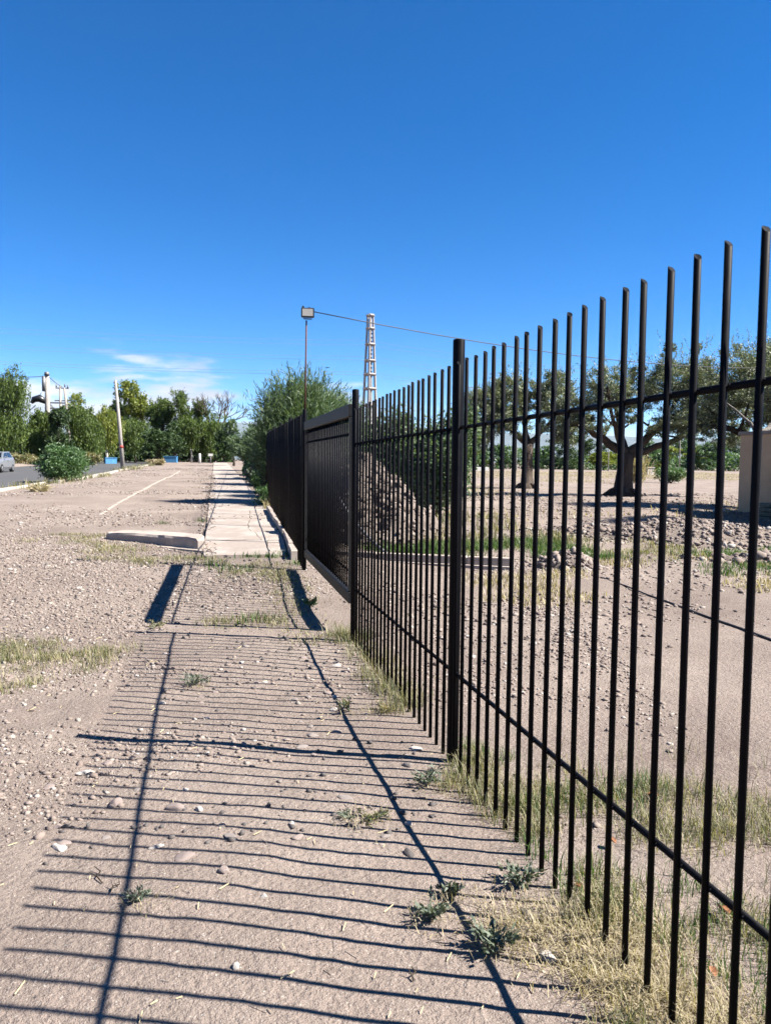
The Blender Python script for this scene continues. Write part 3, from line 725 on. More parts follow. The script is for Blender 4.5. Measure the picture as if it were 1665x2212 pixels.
def limb(m, a, b, c, r0, r1, n=7, seg=8):
    pts = bez(a, b, c, n); pts = [p+Vector((random.uniform(-1, 1), random.uniform(-1, 1), random.uniform(-1, 1)))*r0*.22*(0 < i < n) for i, p in enumerate(pts)]
    m.tube(pts, [r0+(r1-r0)*(i/n)**.8 for i in range(n+1)], seg)
    return pts

# ------------------------------------------------------------------ olive trees in the field
def olive(x, y, label, trunk_top, r, limbs, blobs, nleaf, lean=(0, 0), group='old olive trees in the field', sz=1.0):
    z = H(x, y); root = thing('olive_tree', label, 'tree', (x, y, z), group)
    m = MB()
    tt = Vector(trunk_top)
    pts = [Vector((0, 0, -.15)), Vector((0, 0, .05)), Vector((.02, 0, .25)), Vector((tt.x*.3, tt.y*.3, tt.z*.45)), Vector((tt.x*.7, tt.y*.7, tt.z*.75)), tt]
    V, Fc = tube_np(pts, [r*2.0, r*1.75, r*1.25, r*1.02, r*.98, r*1.12], 18)
    V = [Vector(v) for v in V]
    for i, v in enumerate(V):
        ang = math.atan2(v.y, v.x); fl = max(0, 1-v.z/(tt.z*.8)); k = 1+(.16*math.sin(3*ang+1.3)+.10*math.sin(7*ang+v.z*3))*(0.35+fl*.9)
        V[i] = Vector((v.x*k, v.y*k, v.z))
    m.add(V, Fc)
    for ang in (2.7, 4.2, .4, 5.6):
        a = Vector((math.cos(ang), math.sin(ang), 0)); m.tube([a*r*.7+Vector((0, 0, .4*r+.12)), a*r*1.6+Vector((0, 0, .16)), a*r*3.0+Vector((0, 0, -.08))], [r*.5, r*.36, r*.12], 7)
    m.build('trunk', M['bark'], root, True)
    ends = []
    for (c, e, ra, rb) in limbs:
        lm = MB(); p = limb(lm, tt-Vector((0, 0, r*.3)), tt+Vector(c), Vector(e), ra, rb)
        for k in range(4):
            s = p[4+k % 4]; q = s+Vector((random.uniform(-1, 1), random.uniform(-1, 1), random.uniform(.2, 1)))*1.3; limb(lm, s, (s+q)/2+Vector((0, 0, -.15)), q, rb*.8, rb*.2, 5, 5)
        lm.build('limb', M['bark'], root, True); ends.append(e)
    parts = []; tot = sum(b[1][0]*b[1][1]*b[1][2] for b in blobs)
    tw = MB()
    for (c, rad) in blobs:
        n = int(nleaf*rad[0]*rad[1]*rad[2]/tot)
        parts.append(clumped(c, rad, n, .105*sz, .034*sz, max(9, n//120), .115, .4))
        parts.append(sprays((c[0], c[1], c[2]+rad[2]*.3), (rad[0]*.9, rad[1]*.9, rad[2]*.6), max(4, n//160), 14, .1*sz, .034*sz, .75, .9))
        e = min(ends, key=lambda q: (Vector(q)-Vector(c)).length)
        for k in range(9):
            q = Vector(c)+Vector(tuple(ball(1)[0]*np.array(rad)*.85)); limb(tw, Vector(e), (Vector(e)+q)/2+Vector((0, 0, .25)), q, .035, .008, 5, 4)
    tw.build('twigs', M['bark'], root, True)
    foliage('crown', parts, M['olive'], root)
    return root
olive(16.75, 29.9, 'old olive tree with a thick forked trunk, widest crown', (.05, -.1, 1.75), .31,
      [((-.7, .1, .5), (-2.0, .3, 2.9), .26, .09), ((.8, -.2, .5), (1.7, -.4, 3.3), .27, .1), ((.0, .6, .9), (.1, 1.0, 3.6), .18, .07), ((1.2, -.4, .2), (3.2, -.9, 2.9), .2, .07), ((-.9, -.5, .7), (-1.2, -.9, 3.9), .14, .06)],
      [((-2.3, .4, 3.6), (1.05, 1.3, .8)), ((-1.1, -.5, 4.4), (1.1, 1.4, .9)), ((.4, .3, 4.2), (1.2, 1.5, .8)), ((.9, .2, 5.1), (.7, .8, .6)), ((2.0, -.3, 4.8), (1.4, 1.6, 1.0)), ((3.2, -.7, 4.2), (1.4, 1.6, 1.0)), ((2.3, -.9, 3.1), (1.4, 1.4, .8)), ((1.5, -1.0, 2.7), (1.0, 1.0, .6)), ((-3.1, .2, 2.9), (.7, .9, .8)), ((-1.7, -.7, 2.9), (.9, .9, .5)), ((3.9, -.8, 2.6), (.9, 1.1, .8)), ((3.0, -.6, 5.6), (.5, .6, .8)), ((1.6, -.5, 5.9), (.4, .5, .5)), ((4.7, -.9, 3.4), (.9, 1.0, .9)), ((-.2, -.7, 3.3), (.8, .8, .5))], 78000)
olive(16.0, 38.4, 'slimmer olive tree with a twisted straight trunk and drooping crown', (.05, 0, 2.3), .25,
      [((-.6, .1, .6), (-1.9, .2, 3.6), .2, .08), ((.6, -.2, .6), (1.6, -.2, 3.9), .2, .08), ((0, .5, .9), (-.2, .6, 4.6), .18, .07)],
      [((-2.3, .2, 3.9), (1.4, 1.5, 1.4)), ((-.9, .2, 5.0), (1.3, 1.4, 1.0)), ((.4, .2, 4.4), (1.1, 1.2, .8)), ((1.4, -.1, 5.0), (1.2, 1.3, 1.1)), ((-2.9, .1, 2.8), (1.0, 1.2, 1.1)), ((2.0, -.2, 3.4), (.9, 1.1, 1.2)), ((-.9, -.1, 3.4), (1.2, 1.1, .8))], 52000, sz=1.25)
olive(18.6, 22.9, 'olive tree with a pale bare branch reaching over the beige building', (-.1, 0, 1.9), .34,
      [((-1.0, .2, .6), (-2.2, .1, 2.6), .2, .09), ((.5, .2, .8), (.6, .3, 3.6), .24, .1), ((-.5, -.3, 1.0), (-1.3, -.4, 3.8), .2, .08)],
      [((-.5, -.2, 4.3), (1.7, 1.6, 1.1)), ((-1.9, -.1, 4.2), (1.2, 1.2, 1.0)), ((.9, -.2, 4.6), (1.6, 1.6, 1.2)), ((-2.5, .1, 3.3), (1.0, 1.0, .7)), ((-1.1, -.6, 3.3), (1.2, 1.1, .8)), ((.5, -.8, 3.3), (1.2, 1.1, .8)), ((-.2, -.3, 5.3), (.8, .8, .5)), ((-3.1, .2, 2.6), (.7, .7, .45))], 70000, sz=.85)
olive(15.0, 16.4, 'olive tree just outside the picture edge with low foliage hanging before the beige wall', (.1, 0, 1.7), .3,
      [((-.8, .4, .6), (-.6, 1.6, 2.9), .18, .08), ((.4, .2, .8), (.6, .3, 3.6), .2, .1), ((-.6, -.3, 1.0), (-1.2, -.6, 3.4), .16, .08)],
      [((-.3, 1.6, 3.6), (1.1, 1.2, .7)), ((.2, .2, 4.2), (1.7, 1.5, 1.0)), ((-1.3, -.4, 3.9), (1.2, 1.3, .9)), ((1.2, 1.2, 4.4), (1.2, 1.2, .9)), ((.3, 2.3, 3.3), (.8, .9, .5)), ((.5, -1.4, 3.8), (1.3, 1.2, .8))], 52000, sz=.75)
dw = MB(); limb(dw, (16.0, 20.9, 2.62), (15.9, 21.1, 3.0), (15.3, 21.6, 3.55), .06, .022, 8, 8); limb(dw, (17.6, 22.2, 3.0), (16.8, 21.2, 2.5), (16.0, 20.9, 2.62), .09, .06, 8, 8)
bpy_last = [o for o in bpy.data.objects if o.name.startswith('olive_tree') and 'pale bare branch' in o.get('label', '')][0]
dw.v = [tuple(Vector(v)-bpy_last.location) for v in dw.v]; dw.build('bare_branch', M['deadwood'], bpy_last, True)

# ------------------------------------------------------------------ shrubs along the far fence
def tamarisk(x, y, hgt, wid, label, nst, group='feathery shrubs rising behind the far fence', key='tamarisk', L=.17, W=.035):
    z = H(x, y); root = thing('tamarisk_shrub', label, 'shrub', (x, y, z), group)
    m = MB()
    for k in range(9):
        a = random.uniform(0, 6.28); e = Vector((math.cos(a)*wid*.55, math.sin(a)*wid*.55, hgt*random.uniform(.55, .85))); limb(m, (random.uniform(-.15, .15), random.uniform(-.15, .15), -.05), e*.4+Vector((0, 0, .3)), e, .05, .012, 6, 5)
    m.build('stems', M['bark2'], root, True)
    blobs = [((0, 0, hgt*.40), (wid, wid, hgt*.34), .5)]
    for k in range(6):
        a = random.uniform(0, 6.28); rr = random.uniform(.35, .8)*wid
        blobs.append(((math.cos(a)*rr, math.sin(a)*rr, hgt*random.uniform(.3, .62)), (wid*.5, wid*.5, hgt*.22), .1))
    blobs.append(((0, 0, hgt*.68), (wid*.45, wid*.45, hgt*.17), .14))
    foliage('crown', [sprays(c, r, max(8, int(nst*f)), 20, L, W, hgt*.2, 1.0) for c, r, f in blobs], M[key], root)
    return root
tamarisk(2.75, 25.3, 4.4, 1.15, 'tallest feathery grey green shrub, behind the floodlight rod', 1900, L=.2, W=.026)
tamarisk(4.2, 28, 4.0, 1.3, 'lighter green feathery shrub with loose top beside the tower', 1300, L=.2, W=.028)
tamarisk(3.15, 31.5, 3.45, 1.1, 'feathery shrub leaning out over the black fence top', 1200, L=.2, W=.03)
tamarisk(3.15, 38, 3.35, 1.15, 'mid sized feathery shrub halfway down the fence line', 900, L=.22, W=.04)
tamarisk(3.25, 45.5, 3.4, 1.2, 'feathery shrub close to the willow like trees', 800, L=.24, W=.045)
tamarisk(3.4, 54, 3.5, 1.4, 'distant feathery shrub near the end of the walkway', 650, L=.28, W=.055)
tamarisk(3.4, 64, 3.7, 1.5, 'last feathery shrub where the walkway disappears', 600, L=.32, W=.065)
# generic leafy bush / tree
def bush(x, y, hgt, wid, label, key, n, L, W, name='bush', cat='bush', group=None, dep=None):
    z = H(x, y); root = thing(name, label, cat, (x, y, z), group); dep = dep or wid
    m = MB()
    for k in range(7):
        a = random.uniform(0, 6.28); e = Vector((math.cos(a)*wid*.6, math.sin(a)*dep*.6, hgt*random.uniform(.5, .85))); limb(m, (0, 0, -.05), e*.4+Vector((0, 0, .1*hgt)), e, .02*hgt, .005*hgt, 5, 5)
    m.build('stems', M['bark2'], root, True)
    parts = [clumped((0, 0, hgt*.42), (wid*.85, dep*.85, hgt*.42), n//2, L, W, n//40, .16, .4)]
    for k in range(6):
        a = random.uniform(0, 6.28); rr = random.uniform(.3, .75)
        parts.append(clumped((math.cos(a)*rr*wid, math.sin(a)*rr*dep, hgt*random.uniform(.25, .75)), (wid*.4, dep*.4, hgt*.25), n//12, L, W, n//300+5, .2, .3))
    foliage('foliage', parts, M[key], root); return root
bush(6.05, 21.0, 3.25, 1.15, 'big dark leafy bush behind the tall fence post', 'tamarisk', 19000, .11, .05)
bush(5.4, 23.5, 3.3, 1.2, 'dark bush standing behind the dirt mound', 'tamarisk', 12000, .12, .055)
bush(-7.35, 42.6, 1.95, 1.5, 'leafy green bush growing over the road kerb', 'bushgreen', 17000, .13, .055, dep=1.7)
bush(33.1, 52.2, 1.45, 1.4, 'round bright green bush alone on the dry field', 'bushgreen', 3500, .2, .06)
bush(1.62, 24.2, .75, .4, 'low bright green weed clump at the walkway edge', 'bushgreen', 1800, .2, .03, dep=.7)
bush(1.85, 31, .95, .38, 'second leafy weed clump at the foot of the far fence', 'bushgreen', 1300, .18, .06, dep=1.2)
bush(1.98, 38, 1.1, .4, 'olive green weed clump farther along the far fence', 'greyweed', 1100, .2, .07, dep=1.8)
bush(2.1, 47, 1.1, .4, 'farthest weed clump by the far fence foot', 'bushgreen', 900, .22, .08, dep=2.5)
bush(-12.0, 85, 1.7, 1.3, 'tan dry bush on the verge across the road', 'grass', 2500, .3, .1)
bush(-18.6, 84, 1.1, 2.0, 'pale dry bush at the roadside behind the car', 'grass', 2500, .3, .1)
bush(-5.4, 84, .7, 1.0, 'small dry bush near the leaning pole foot', 'drygrass', 1200, .3, .1)

def tree(x, y, hgt, wid, label, key, n, L, W, style='clump', group=None, trunk='bark2', base=.3, name='tree', dep=None, nb=7):
    z = H(x, y); root = thing(name, label, 'tree', (x, y, z), group); dep = dep or wid
    m = MB(); tr = max(.12, hgt*.022)
    m.tube([(0, 0, -.2), (.05*wid, 0, hgt*base*.5), (.02, 0, hgt*base)], [tr*1.3, tr, tr*.85], 8); m.build('trunk', M[trunk], root, True)
    blobs = []
    for k in range(nb):
        a = 2*math.pi*k/nb+random.uniform(-.4, .4); rr = random.uniform(.25, .62)
        zz = hgt*(base+.12+(.80-base)*random.random())
        blobs.append(((math.cos(a)*rr*wid, math.sin(a)*rr*dep, zz), (wid*.45, dep*.45, hgt*.17)))
    blobs.append(((0, 0, hgt*.82), (wid*.42, dep*.42, hgt*.17))); blobs.append(((0, 0, hgt*.55), (wid*.65, dep*.65, hgt*.25)))
    lm = MB()
    for c, r in blobs: limb(lm, (0, 0, hgt*base*.9), (c[0]*.3, c[1]*.3, hgt*base+(c[2]-hgt*base)*.6), c, tr*.5, tr*.12, 5, 5)
    lm.build('limb', M['bark2'], root, True)
    parts = []
    for c, r in blobs:
        k = n//len(blobs)
        if style == 'hang': parts.append(hanging(c, r, k//9, 9, L, W, hgt*.34)); parts.append(clumped(c, r, k//3, L*.8, W, None, .2, .5))
        else: parts.append(clumped(c, r, k, L, W, max(8, k//30), .18, .45))
    foliage('crown', parts, M[key], root); return root
G1 = 'trees lining the far side of the road'
tree(-20.4, 86, 8.9, 3.3, 'tall full pepper tree rising behind the silver car', 'pepper', 13500, 0.328, 0.109, 'hang', G1, base=.2)
tree(-26.0, 92, 8.4, 4.0, 'dark pepper tree at the very edge beyond the car', 'darkgreen', 7500, 0.328, 0.125, 'hang', G1, base=.2)
tree(-17.6, 88.5, 5.6, 2.2, 'drooping green tree between the tall pepper tree and the transformer pole', 'pepper', 9750, 0.312, 0.101, 'hang', G1, base=.2)
tree(-15.2, 86, 5.7, 1.6, 'dark rounded tree in the shade below the transformer', 'darkgreen', 9000, 0.281, 0.125, 'clump', G1, base=.15)
tree(-13.3, 90, 6.5, 2.4, 'weeping bright green tree with a limewashed trunk', 'pepper', 11250, 0.328, 0.101, 'hang', G1, 'limewash', base=.26)
tree(-11.7, 95, 6.8, 2.1, 'weeping tree with yellowish hanging twigs behind the leaning pole', 'yellowgreen', 9750, 0.328, 0.0936, 'hang', G1, 'limewash', base=.26)
tree(-11.2, 125, 11.6, 3.3, 'high open crowned tree with yellow green top', 'yellowgreen', 8250, 0.359, 0.172, 'clump', G1, base=.45, nb=6)
tree(-14.1, 128, 9.2, 1.9, 'dark conifer like tree beside the high open crown', 'darkgreen', 5250, 0.359, 0.156, 'clump', G1, base=.3)
tree(-7.0, 120, 9.8, 2.9, 'loose green tree past the leaning pole', 'pepper', 8250, 0.374, 0.133, 'clump', G1, base=.3)
tree(-3.9, 118, 10.0, 2.2, 'slender green tree with mountains showing behind', 'pepper', 6300, 0.359, 0.117, 'clump', G1, base=.3)
tree(-1.7, 122, 9.3, 1.9, 'thin topped tree next to the bare tree', 'pepper', 4800, 0.359, 0.109, 'clump', G1, base=.35)
tree(-9.2, 102, 5.5, 2.6, 'weeping green tree filling the gap by the leaning pole', 'pepper', 9000, 0.328, 0.101, 'hang', G1, base=.18)
tree(-6.4, 98, 4.3, 2.3, 'wide dark shrubby tree between the blue blocks', 'darkgreen', 9000, 0.312, 0.14, 'clump', G1, base=.1)
tree(-4.6, 106, 5.3, 2.0, 'low dark tree at the end of the dirt strip', 'darkgreen', 8250, 0.312, 0.14, 'clump', G1, base=.1)
tree(-2.6, 108, 5.8, 2.1, 'weeping tree with a limewashed trunk at the strip end', 'pepper', 9000, 0.328, 0.0936, 'hang', G1, 'limewash', base=.3)
tree(-.1, 109, 5.8, 1.9, 'weeping green tree beside the end of the walkway', 'pepper', 9000, 0.328, 0.0936, 'hang', G1, base=.26)
tree(1.5, 103, 4.4, 1.5, 'dark shaded tree closing the walkway view', 'darkgreen', 7500, 0.312, 0.14, 'clump', G1, base=.08)
tree(2.3, 84, 4.9, 1.3, 'grey green tree beyond the last feathery shrub', 'tamarisk', 4000, .36, .1, 'clump', G1, base=.15)
tree(-17.5, 112, 8.9, 2.6, 'pale green tree top behind the transformer poles', 'yellowgreen', 4800, 0.351, 0.125, 'clump', G1, base=.3)
tree(-11.5, 108, 5.6, 3.0, 'dark tree mass behind the weeping trees', 'darkgreen', 7500, 0.328, 0.156, 'clump', G1, base=.08)
tree(-15.5, 104, 5.6, 3.0, 'dark tree mass behind the transformer poles', 'darkgreen', 7500, 0.328, 0.156, 'clump', G1, base=.08)
tree(-1.0, 116, 5.2, 3.4, 'dark low tree mass behind the strip end', 'darkgreen', 7500, 0.328, 0.156, 'clump', G1, base=.06)

N = 26000
X = rng.uniform(-34, 5, N); Y = 113+rng.random(N)*9; X = np.where(X > 3, 3-(X-3), X); zz = rng.random(N)**.8*(2.6+3.4*(vnoise(X, Y*0, 5, 60)+.4))
d = unit(rng.standard_normal((N, 3))); P_, F_ = leaves_np(np.stack([X, Y, zz+1.1], 1), d, .5*(.6+.8*rng.random(N)), .22)
tag(mesh_np('undergrowth', P_, F_, M['darkgreen']), 'dark undergrowth filling the gaps behind the road side trees', 'undergrowth', kind='stuff')
# bare topped tree
bt = thing('bare_tree', 'gnarled half bare tree sticking up above the weeping trees', 'tree', (.4, 119, H(.4, 119)))
m = MB()
def grow(p, d, L, r, dep):
    q = p+d*L; m.tube([p, (p+q)/2+Vector((random.uniform(-1, 1), random.uniform(-1, 1), 0))*L*.12, q], [r, r*.85, r*.65], 6)
    if dep == 0: return
    for k in range(3 if dep > 1 else 2):
        nd = (d+Vector((random.uniform(-1, 1), random.uniform(-1, 1), random.uniform(-.2, .8)))*.85).normalized(); grow(q, nd, L*random.uniform(.6, .85), r*.62, dep-1)
grow(Vector((0, 0, -.2)), Vector((.05, 0, 1)), 3.4, .26, 5); m.build('trunk', M['bark'], bt, True)
foliage('crown', [clumped((.3, 0, 6.8), (1.7, 1.7, 1.2), 450, .4, .13, 30, .2, .4)], M['pepper'], bt)

# ------------------------------------------------------------------ far right field edge
G2 = 'trees and bushes at the far edge of the field'
def at_px(px, Y_, base=456., f=1700.):  # bearing of the far edge plants from the camera
    a = YAW+math.atan((px-832.5)/f); return Y_*math.tan(a)
far = [(905, 150, 7, 4, 'darkgreen', 'dark far tree behind the big leafy bush'), (965, 150, 4.0, 4, 'yellowgreen', 'yellowish far bush behind the low white wall'), (1030, 152, 4.2, 4.5, 'yellowgreen', 'bright far bush at the end of the white wall'),
 (1085, 150, 4.6, 4, 'darkgreen', 'dark far bush beside the slim olive trunk'), (1170, 150, 4.5, 4.5, 'bushgreen', 'green far bush just past the slim olive trunk'), (1225, 148, 7.4, 5, 'darkgreen', 'dark round far tree in the gap between the olives'),
 (1270, 155, 6.6, 4, 'darkgreen', 'second dark far tree between the olives'), (1300, 140, 3.6, 4, 'yellowgreen', 'low yellow green far bush between the olives'), (1395, 150, 7.5, 3.5, 'bushgreen', 'upright green far tree just past the forked trunk'),
 (1425, 150, 5.5, 4, 'yellowgreen', 'light green far tree behind the round bush'), (1470, 160, 8.5, 5, 'bushgreen', 'hazy far tree behind the lamp pole'), (1500, 150, 5.0, 3.5, 'yellowgreen', 'yellow flowering far bush near the beige building'),
 (1535, 145, 6.5, 4, 'bushgreen', 'green far tree left of the beige building'), (1570, 155, 8.5, 4.5, 'darkgreen', 'tall dark far tree touching the beige building'), (1345, 155, 5, 4, 'bushgreen', 'far bush hidden behind the forked olive trunk'), (1630, 150, 6, 5, 'bushgreen', 'far tree rising over the roof of the beige building'),
 (850, 150, 6, 4, 'bushgreen', 'far tree seen above the dirt mound')]
for px, yy, hh, ww, key, lab in far: tree(at_px(px, yy), yy, hh, ww, lab, key, 4200, .45, .2, 'clump', G2, base=.02, nb=6)
N = 22000
X = rng.uniform(20, 150, N); Y = 146+rng.random(N)*8; zz = rng.random(N)**.9*(1.6+3.4*(vnoise(X, Y*0, 7, 66)+.45))
P_, F_ = leaves_np(np.stack([X, Y, zz+.15], 1), unit(rng.standard_normal((N, 3))), .6*(.6+.8*rng.random(N)), .28)
tag(mesh_np('undergrowth', P_, F_, M['bushgreen']), 'low green growth along the far edge of the field', 'undergrowth', kind='stuff')
for px, yy, hh, lab in ((1113, 120, 4.2, 'thin pale pole behind the slim olive trunk'), (1191, 118, 4.0, 'thin pale pole between the two olive trees'), (1311, 122, 5.0, 'thin pale pole left of the forked olive trunk'), (1464, 110, 6.6, 'tall pale lamp pole behind the round green bush'), (1546, 100, 5.4, 'grey pale pole close to the beige building')):
    x = at_px(px, yy); m = MB(); m.tube([(0, 0, -.2), (0, 0, hh*.6), (0, 0, hh)], [.09, .07, .05], 6); o = m.build('field_pole', M['poleconc'], None, True, (x, yy, H(x, yy))); tag(o, lab, 'pole', 'pale poles in the field')
x = at_px(1033, 110); b = MB(); b.box((0, 0, .3), (2.9, .3, .6), 0, .02); tag(b.build('low_wall', M['white'], None, False, (x, 110, H(x, 110))), 'low white wall far across the field', 'wall')
x = at_px(1398, 90); b = MB(); b.box((0, 0, .45), (1.0, .8, .9), .2, .03); b.box((0, 0, .95), (1.2, 1.0, .1), .2, .02); tag(b.build('concrete_block', M['kerbpale'], None, False, (x, 90, H(x, 90))), 'small capped concrete block beside the pampas grass', 'block')
pg = thing('pampas_grass', 'pale pampas grass clump behind the forked olive trunk', 'plant', (36.2*.8, 50, H(36.2*.8, 50)))
foliage('blades', [sprays((0, 0, .3), (.5, .5, .3), 160, 9, .4, .04, 1.3, 1.4)], M['drygrass'], pg)
foliage('plumes', [sprays((0, 0, 1.0), (.45, .45, .3), 26, 14, .22, .09, 1.0, 2.0)], M['drygrass'], pg)

# ------------------------------------------------------------------ beige building and what leans on it
hb = thing('beige_building', 'plain beige plastered building under the olive branches', 'building', (15.9, 21.4, .0))
b = MB(); b.box((2.1, -3.2, 1.1), (4.2, 6.4, 2.7)); b.build('wall', M['plaster'], hb)
b = MB(); b.box((2.1, -3.2, 2.505), (4.3, 6.5, .11), 0, .01); b.build('roof', M['roofc'], hb)
b = MB(); b.box((-.02, -3.2, -.02), (.12, 6.5, .2)); b.build('plinth', M['roofc'], hb)
bs = thing('board_stack', 'small stack of weathered boards against the beige wall', 'boards', (15.45, 19.35, H(15.45, 19.35)))
for i in range(4):
    b = MB(); b.box((0, random.uniform(-.02, .02), .05+.125*i), (.55, .62, .1), random.uniform(-.05, .05), .008); b.build('board', M['board'], bs)
b = MB(); b.box((0, 0, .05), (.45, .3, .09), .3, .01); tag(b.build('white_slab', M['white'], None, False, (15.55, 21.7, H(15.55, 21.7))), 'small white slab lying at the beige wall corner', 'slab')

# ------------------------------------------------------------------ lattice tower and lines
tx, ty = 32.9, 165.0
tz = .1
tw = thing('pylon_tower', 'tall pale concrete lattice tower beyond the field', 'tower', (tx, ty, tz))
Ht = 32.2; ang = R(24)
def hw(z): return 1.60-(1.60-.5)*z/Ht
def crn(z, k, e=0):
    a = ang+math.pi/4+k*math.pi/2; r = (hw(z)+e)*1.15; return Vector((r*math.cos(a), r*math.sin(a), z))
for k in range(4):
    m = MB(); m.tube([crn(0, k), crn(Ht*.5, k), crn(Ht, k)], [.34, .27, .21], 4); m.build('leg', M['tower'], tw)
lv = [5.0, 9.3, 13.2, 16.7, 19.7, 22.6, 26.0, 29.3, 32.0]
for i, z in enumerate(lv):
    m = MB()
    for k in range(4): a, c = crn(z, k, .14), crn(z, (k+1) % 4, .14); m.tube([a, c], .3 if i < 8 else .34, 4)
    m.build('ring_beam', M['tower'], tw)
for i in (4, 5, 6):
    m = MB(); a = Vector((.05, 0, lv[i]+.4)); 
    for q in range(6): m.tube([a+Vector((.18*(-1)**q, 0, .42*q)), a+Vector((.18*(-1)**q, 0, .42*q+.34))], .2, 6)
    m.build('insulator', M['bay_sky'], tw)  # shapes added for the blue of sky and structure seen in the bays
for i, (dz, dd) in enumerate(((27.5, 0), (26.7, 1.2), (24.1, 0), (23.5, 1.2), (20.8, 0), (20.3, 1.2))):
    m = MB(); a = Vector((-95, 182, dz+2.6)); c = Vector((tx, ty+4+dd, dz)); e = Vector((170, 150, dz-7))
    m.tube(sag(a, c, 1.2, 20)+sag(c, e, 3.0, 16)[1:], .028, 4)
    tag(m.build('power_line', M['wire'], None, True), ['topmost', 'second highest', 'third highest', 'fourth highest', 'second lowest', 'lowest'][i]+' of the six thin lines passing the lattice tower', 'cable', 'high voltage lines across the sky')

# ------------------------------------------------------------------ road side poles
up = thing('utility_pole', 'leaning concrete pole with a red band by the road kerb', 'pole', (-7.3, 70.5, H(-7.3, 70.5)))
tilt = Vector((-.55, 0, 7.6))
m = MB(); m.tube([(0, 0, -.3), tuple(tilt*.5), tuple(tilt)], [.19, .15, .10], 10); m.build('shaft', M['poleconc'], up, True)
m = MB(); m.tube([tuple(tilt*.245), tuple(tilt*.275)], [.176, .174], 10); m.build('red_band', M['redpaint'], up, True)
m = MB(); m.box(tuple(tilt*.97+Vector((-.1, 0, 0))), (.16, .1, .12)); m.box(tuple(tilt*.90+Vector((-.1, 0, 0))), (.14, .1, .1)); m.build('wire_clamp', M['steel'], up)
tp = thing('transformer_pole', 'tall concrete pole carrying a dark transformer above the trees', 'pole', (-17.3, 92, H(-17.3, 92)))
m = MB(); m.tube([(0, 0, -.2), (0, 0, 5), (0, 0, 9.5)], [.33, .28, .23], 10); m.build('shaft', M['poleconc'], tp, True)
m = MB(); m.tube([(0, -.1, 9.45), (0, -.1, 9.8)], [.3, .22], 8); m.build('cap', M['steel'], tp, True)
m = MB(); m.tube([(-.3, -.2, 7.7), (-.3, -.2, 9.3)], .2, 8); m.build('fuse_box', M['steel'], tp, True)
m = MB(); m.tube([(-1.6, -.1, 6.4), (-1.35, -.1, 6.8), (-.8, -.1, 6.95), (-.15, -.1, 6.6)], [.15, .34, .42, .28], 8); m.build('transformer', M['lampbox'], tp, True)
m = MB(); m.box((.9, 0, 6.5), (1.9, .14, .16)); m.box((.3, 0, 5.9), (.9, .2, .16)); m.build('crossarm', M['steel'], tp)
m = MB(); m.tube([(-3.2, 0, 4.3), (-1.2, 0, 6.2)], .05, 5); m.tube([(-.6, 0, 7.6), (-.9, 0, 6.9)], .03, 5); m.tube([(.2, 0, 6.5), (.8, 0, 5.1)], .04, 5); m.build('stay', M['steel'], tp, True)
t2 = thing('utility_pole', 'twin post pole with crossarms beside the transformer pole', 'pole', (-16.5, 95, H(-16.5, 95)))
for dx in (0, .9):
    m = MB(); m.tube([(dx, 0, -.2), (dx*.9, 0, 4.4), (dx*.5, 0, 8.8-dx*.3)], [.19, .15, .12], 8); m.build('shaft', M['poleconc'], t2, True)
for z, w in ((8.5, 1.4), (7.1, 1.6), (6.2, 2.4), (5.2, 1.8)):
    b = MB(); b.box((.2, 0, z), (w, .12, .13)); b.build('crossarm', M['steel'], t2)
for dx, z in ((-.4, 8.6), (.5, 8.65), (.8, 8.55), (-.9, 6.3), (1.2, 6.3)):
    m = MB(); m.tube([(dx, 0, z), (dx, 0, z+.35)], [.09, .06], 6); m.build('insulator', M['steel'], t2, True)
x = -18.4; 
t3 = thing('utility_pole', 'thin far pole with a crossarm behind the leaning pole', 'pole', (-14.7, 125, 1.1))
m = MB(); m.tube([(0, 0, -.2), (0, 0, 8.0)], [.2, .12], 8); m.build('shaft', M['poleconc'], t3, True)
b = MB(); b.box((0, 0, 7.7), (1.6, .12, .14)); b.build('crossarm', M['steel'], t3)
m = MB(); m.tube(sag((-17.5, 92, 10.35), (-26, 66, 12.0), 1.5, 20), .035, 5); tag(m.build('service_cable', M['cable'], None, True), 'thick grey cable swooping down to the transformer pole', 'cable')
m = MB(); m.tube(sag((-17.1, 92, 10.3), (-16.3, 95, 9.5), .1, 8), .035, 5); tag(m.build('service_cable', M['cable'], None, True), 'short cable between the transformer pole and the twin post pole', 'cable')

# blue blocks, marker post, small sign
for (x, y, w, rz, lab) in ((-11.0, 93, 1.5, .5, 'blue painted low block beside the leaning pole'), (-4.95, 103, 1.9, -.2, 'blue painted low block at the end of the dirt strip')):
    bb = thing('blue_block', lab, 'block', (x, y, H(x, y)), 'blue painted road side blocks', rz)
    b = MB(); b.box((0, 0, .34), (w*.85, .5, .8), 0, .03); b.build('body', M['blue'], bb)
    b = MB(); b.box((0, 0, .77), (w*.85+.1, .6, .08), 0, .01); b.build('cap', M['blue'], bb)
b = MB(); b.tube([(0, 0, -.1), (0, 0, 1.15), (0, 0, 1.2)], [.17, .15, .1], 8); tag(b.build('marker_post', M['white'], None, True, (-1.35, 99, H(-1.35, 99))), 'short white post standing at the end of the dirt strip', 'post')
sp = thing('small_sign', 'tiny yellowish sign on a post near the walkway end', 'sign', (-.05, 98, H(-.05, 98)))
b = MB(); b.tube([(0, 0, -.1), (0, 0, 1.0)], .05, 6); b.build('post', M['steel'], sp, True)
b = MB(); b.box((0, -.06, 1.05), (.55, .04, .3), 0, .01); b.build('plate', M['white'], sp)

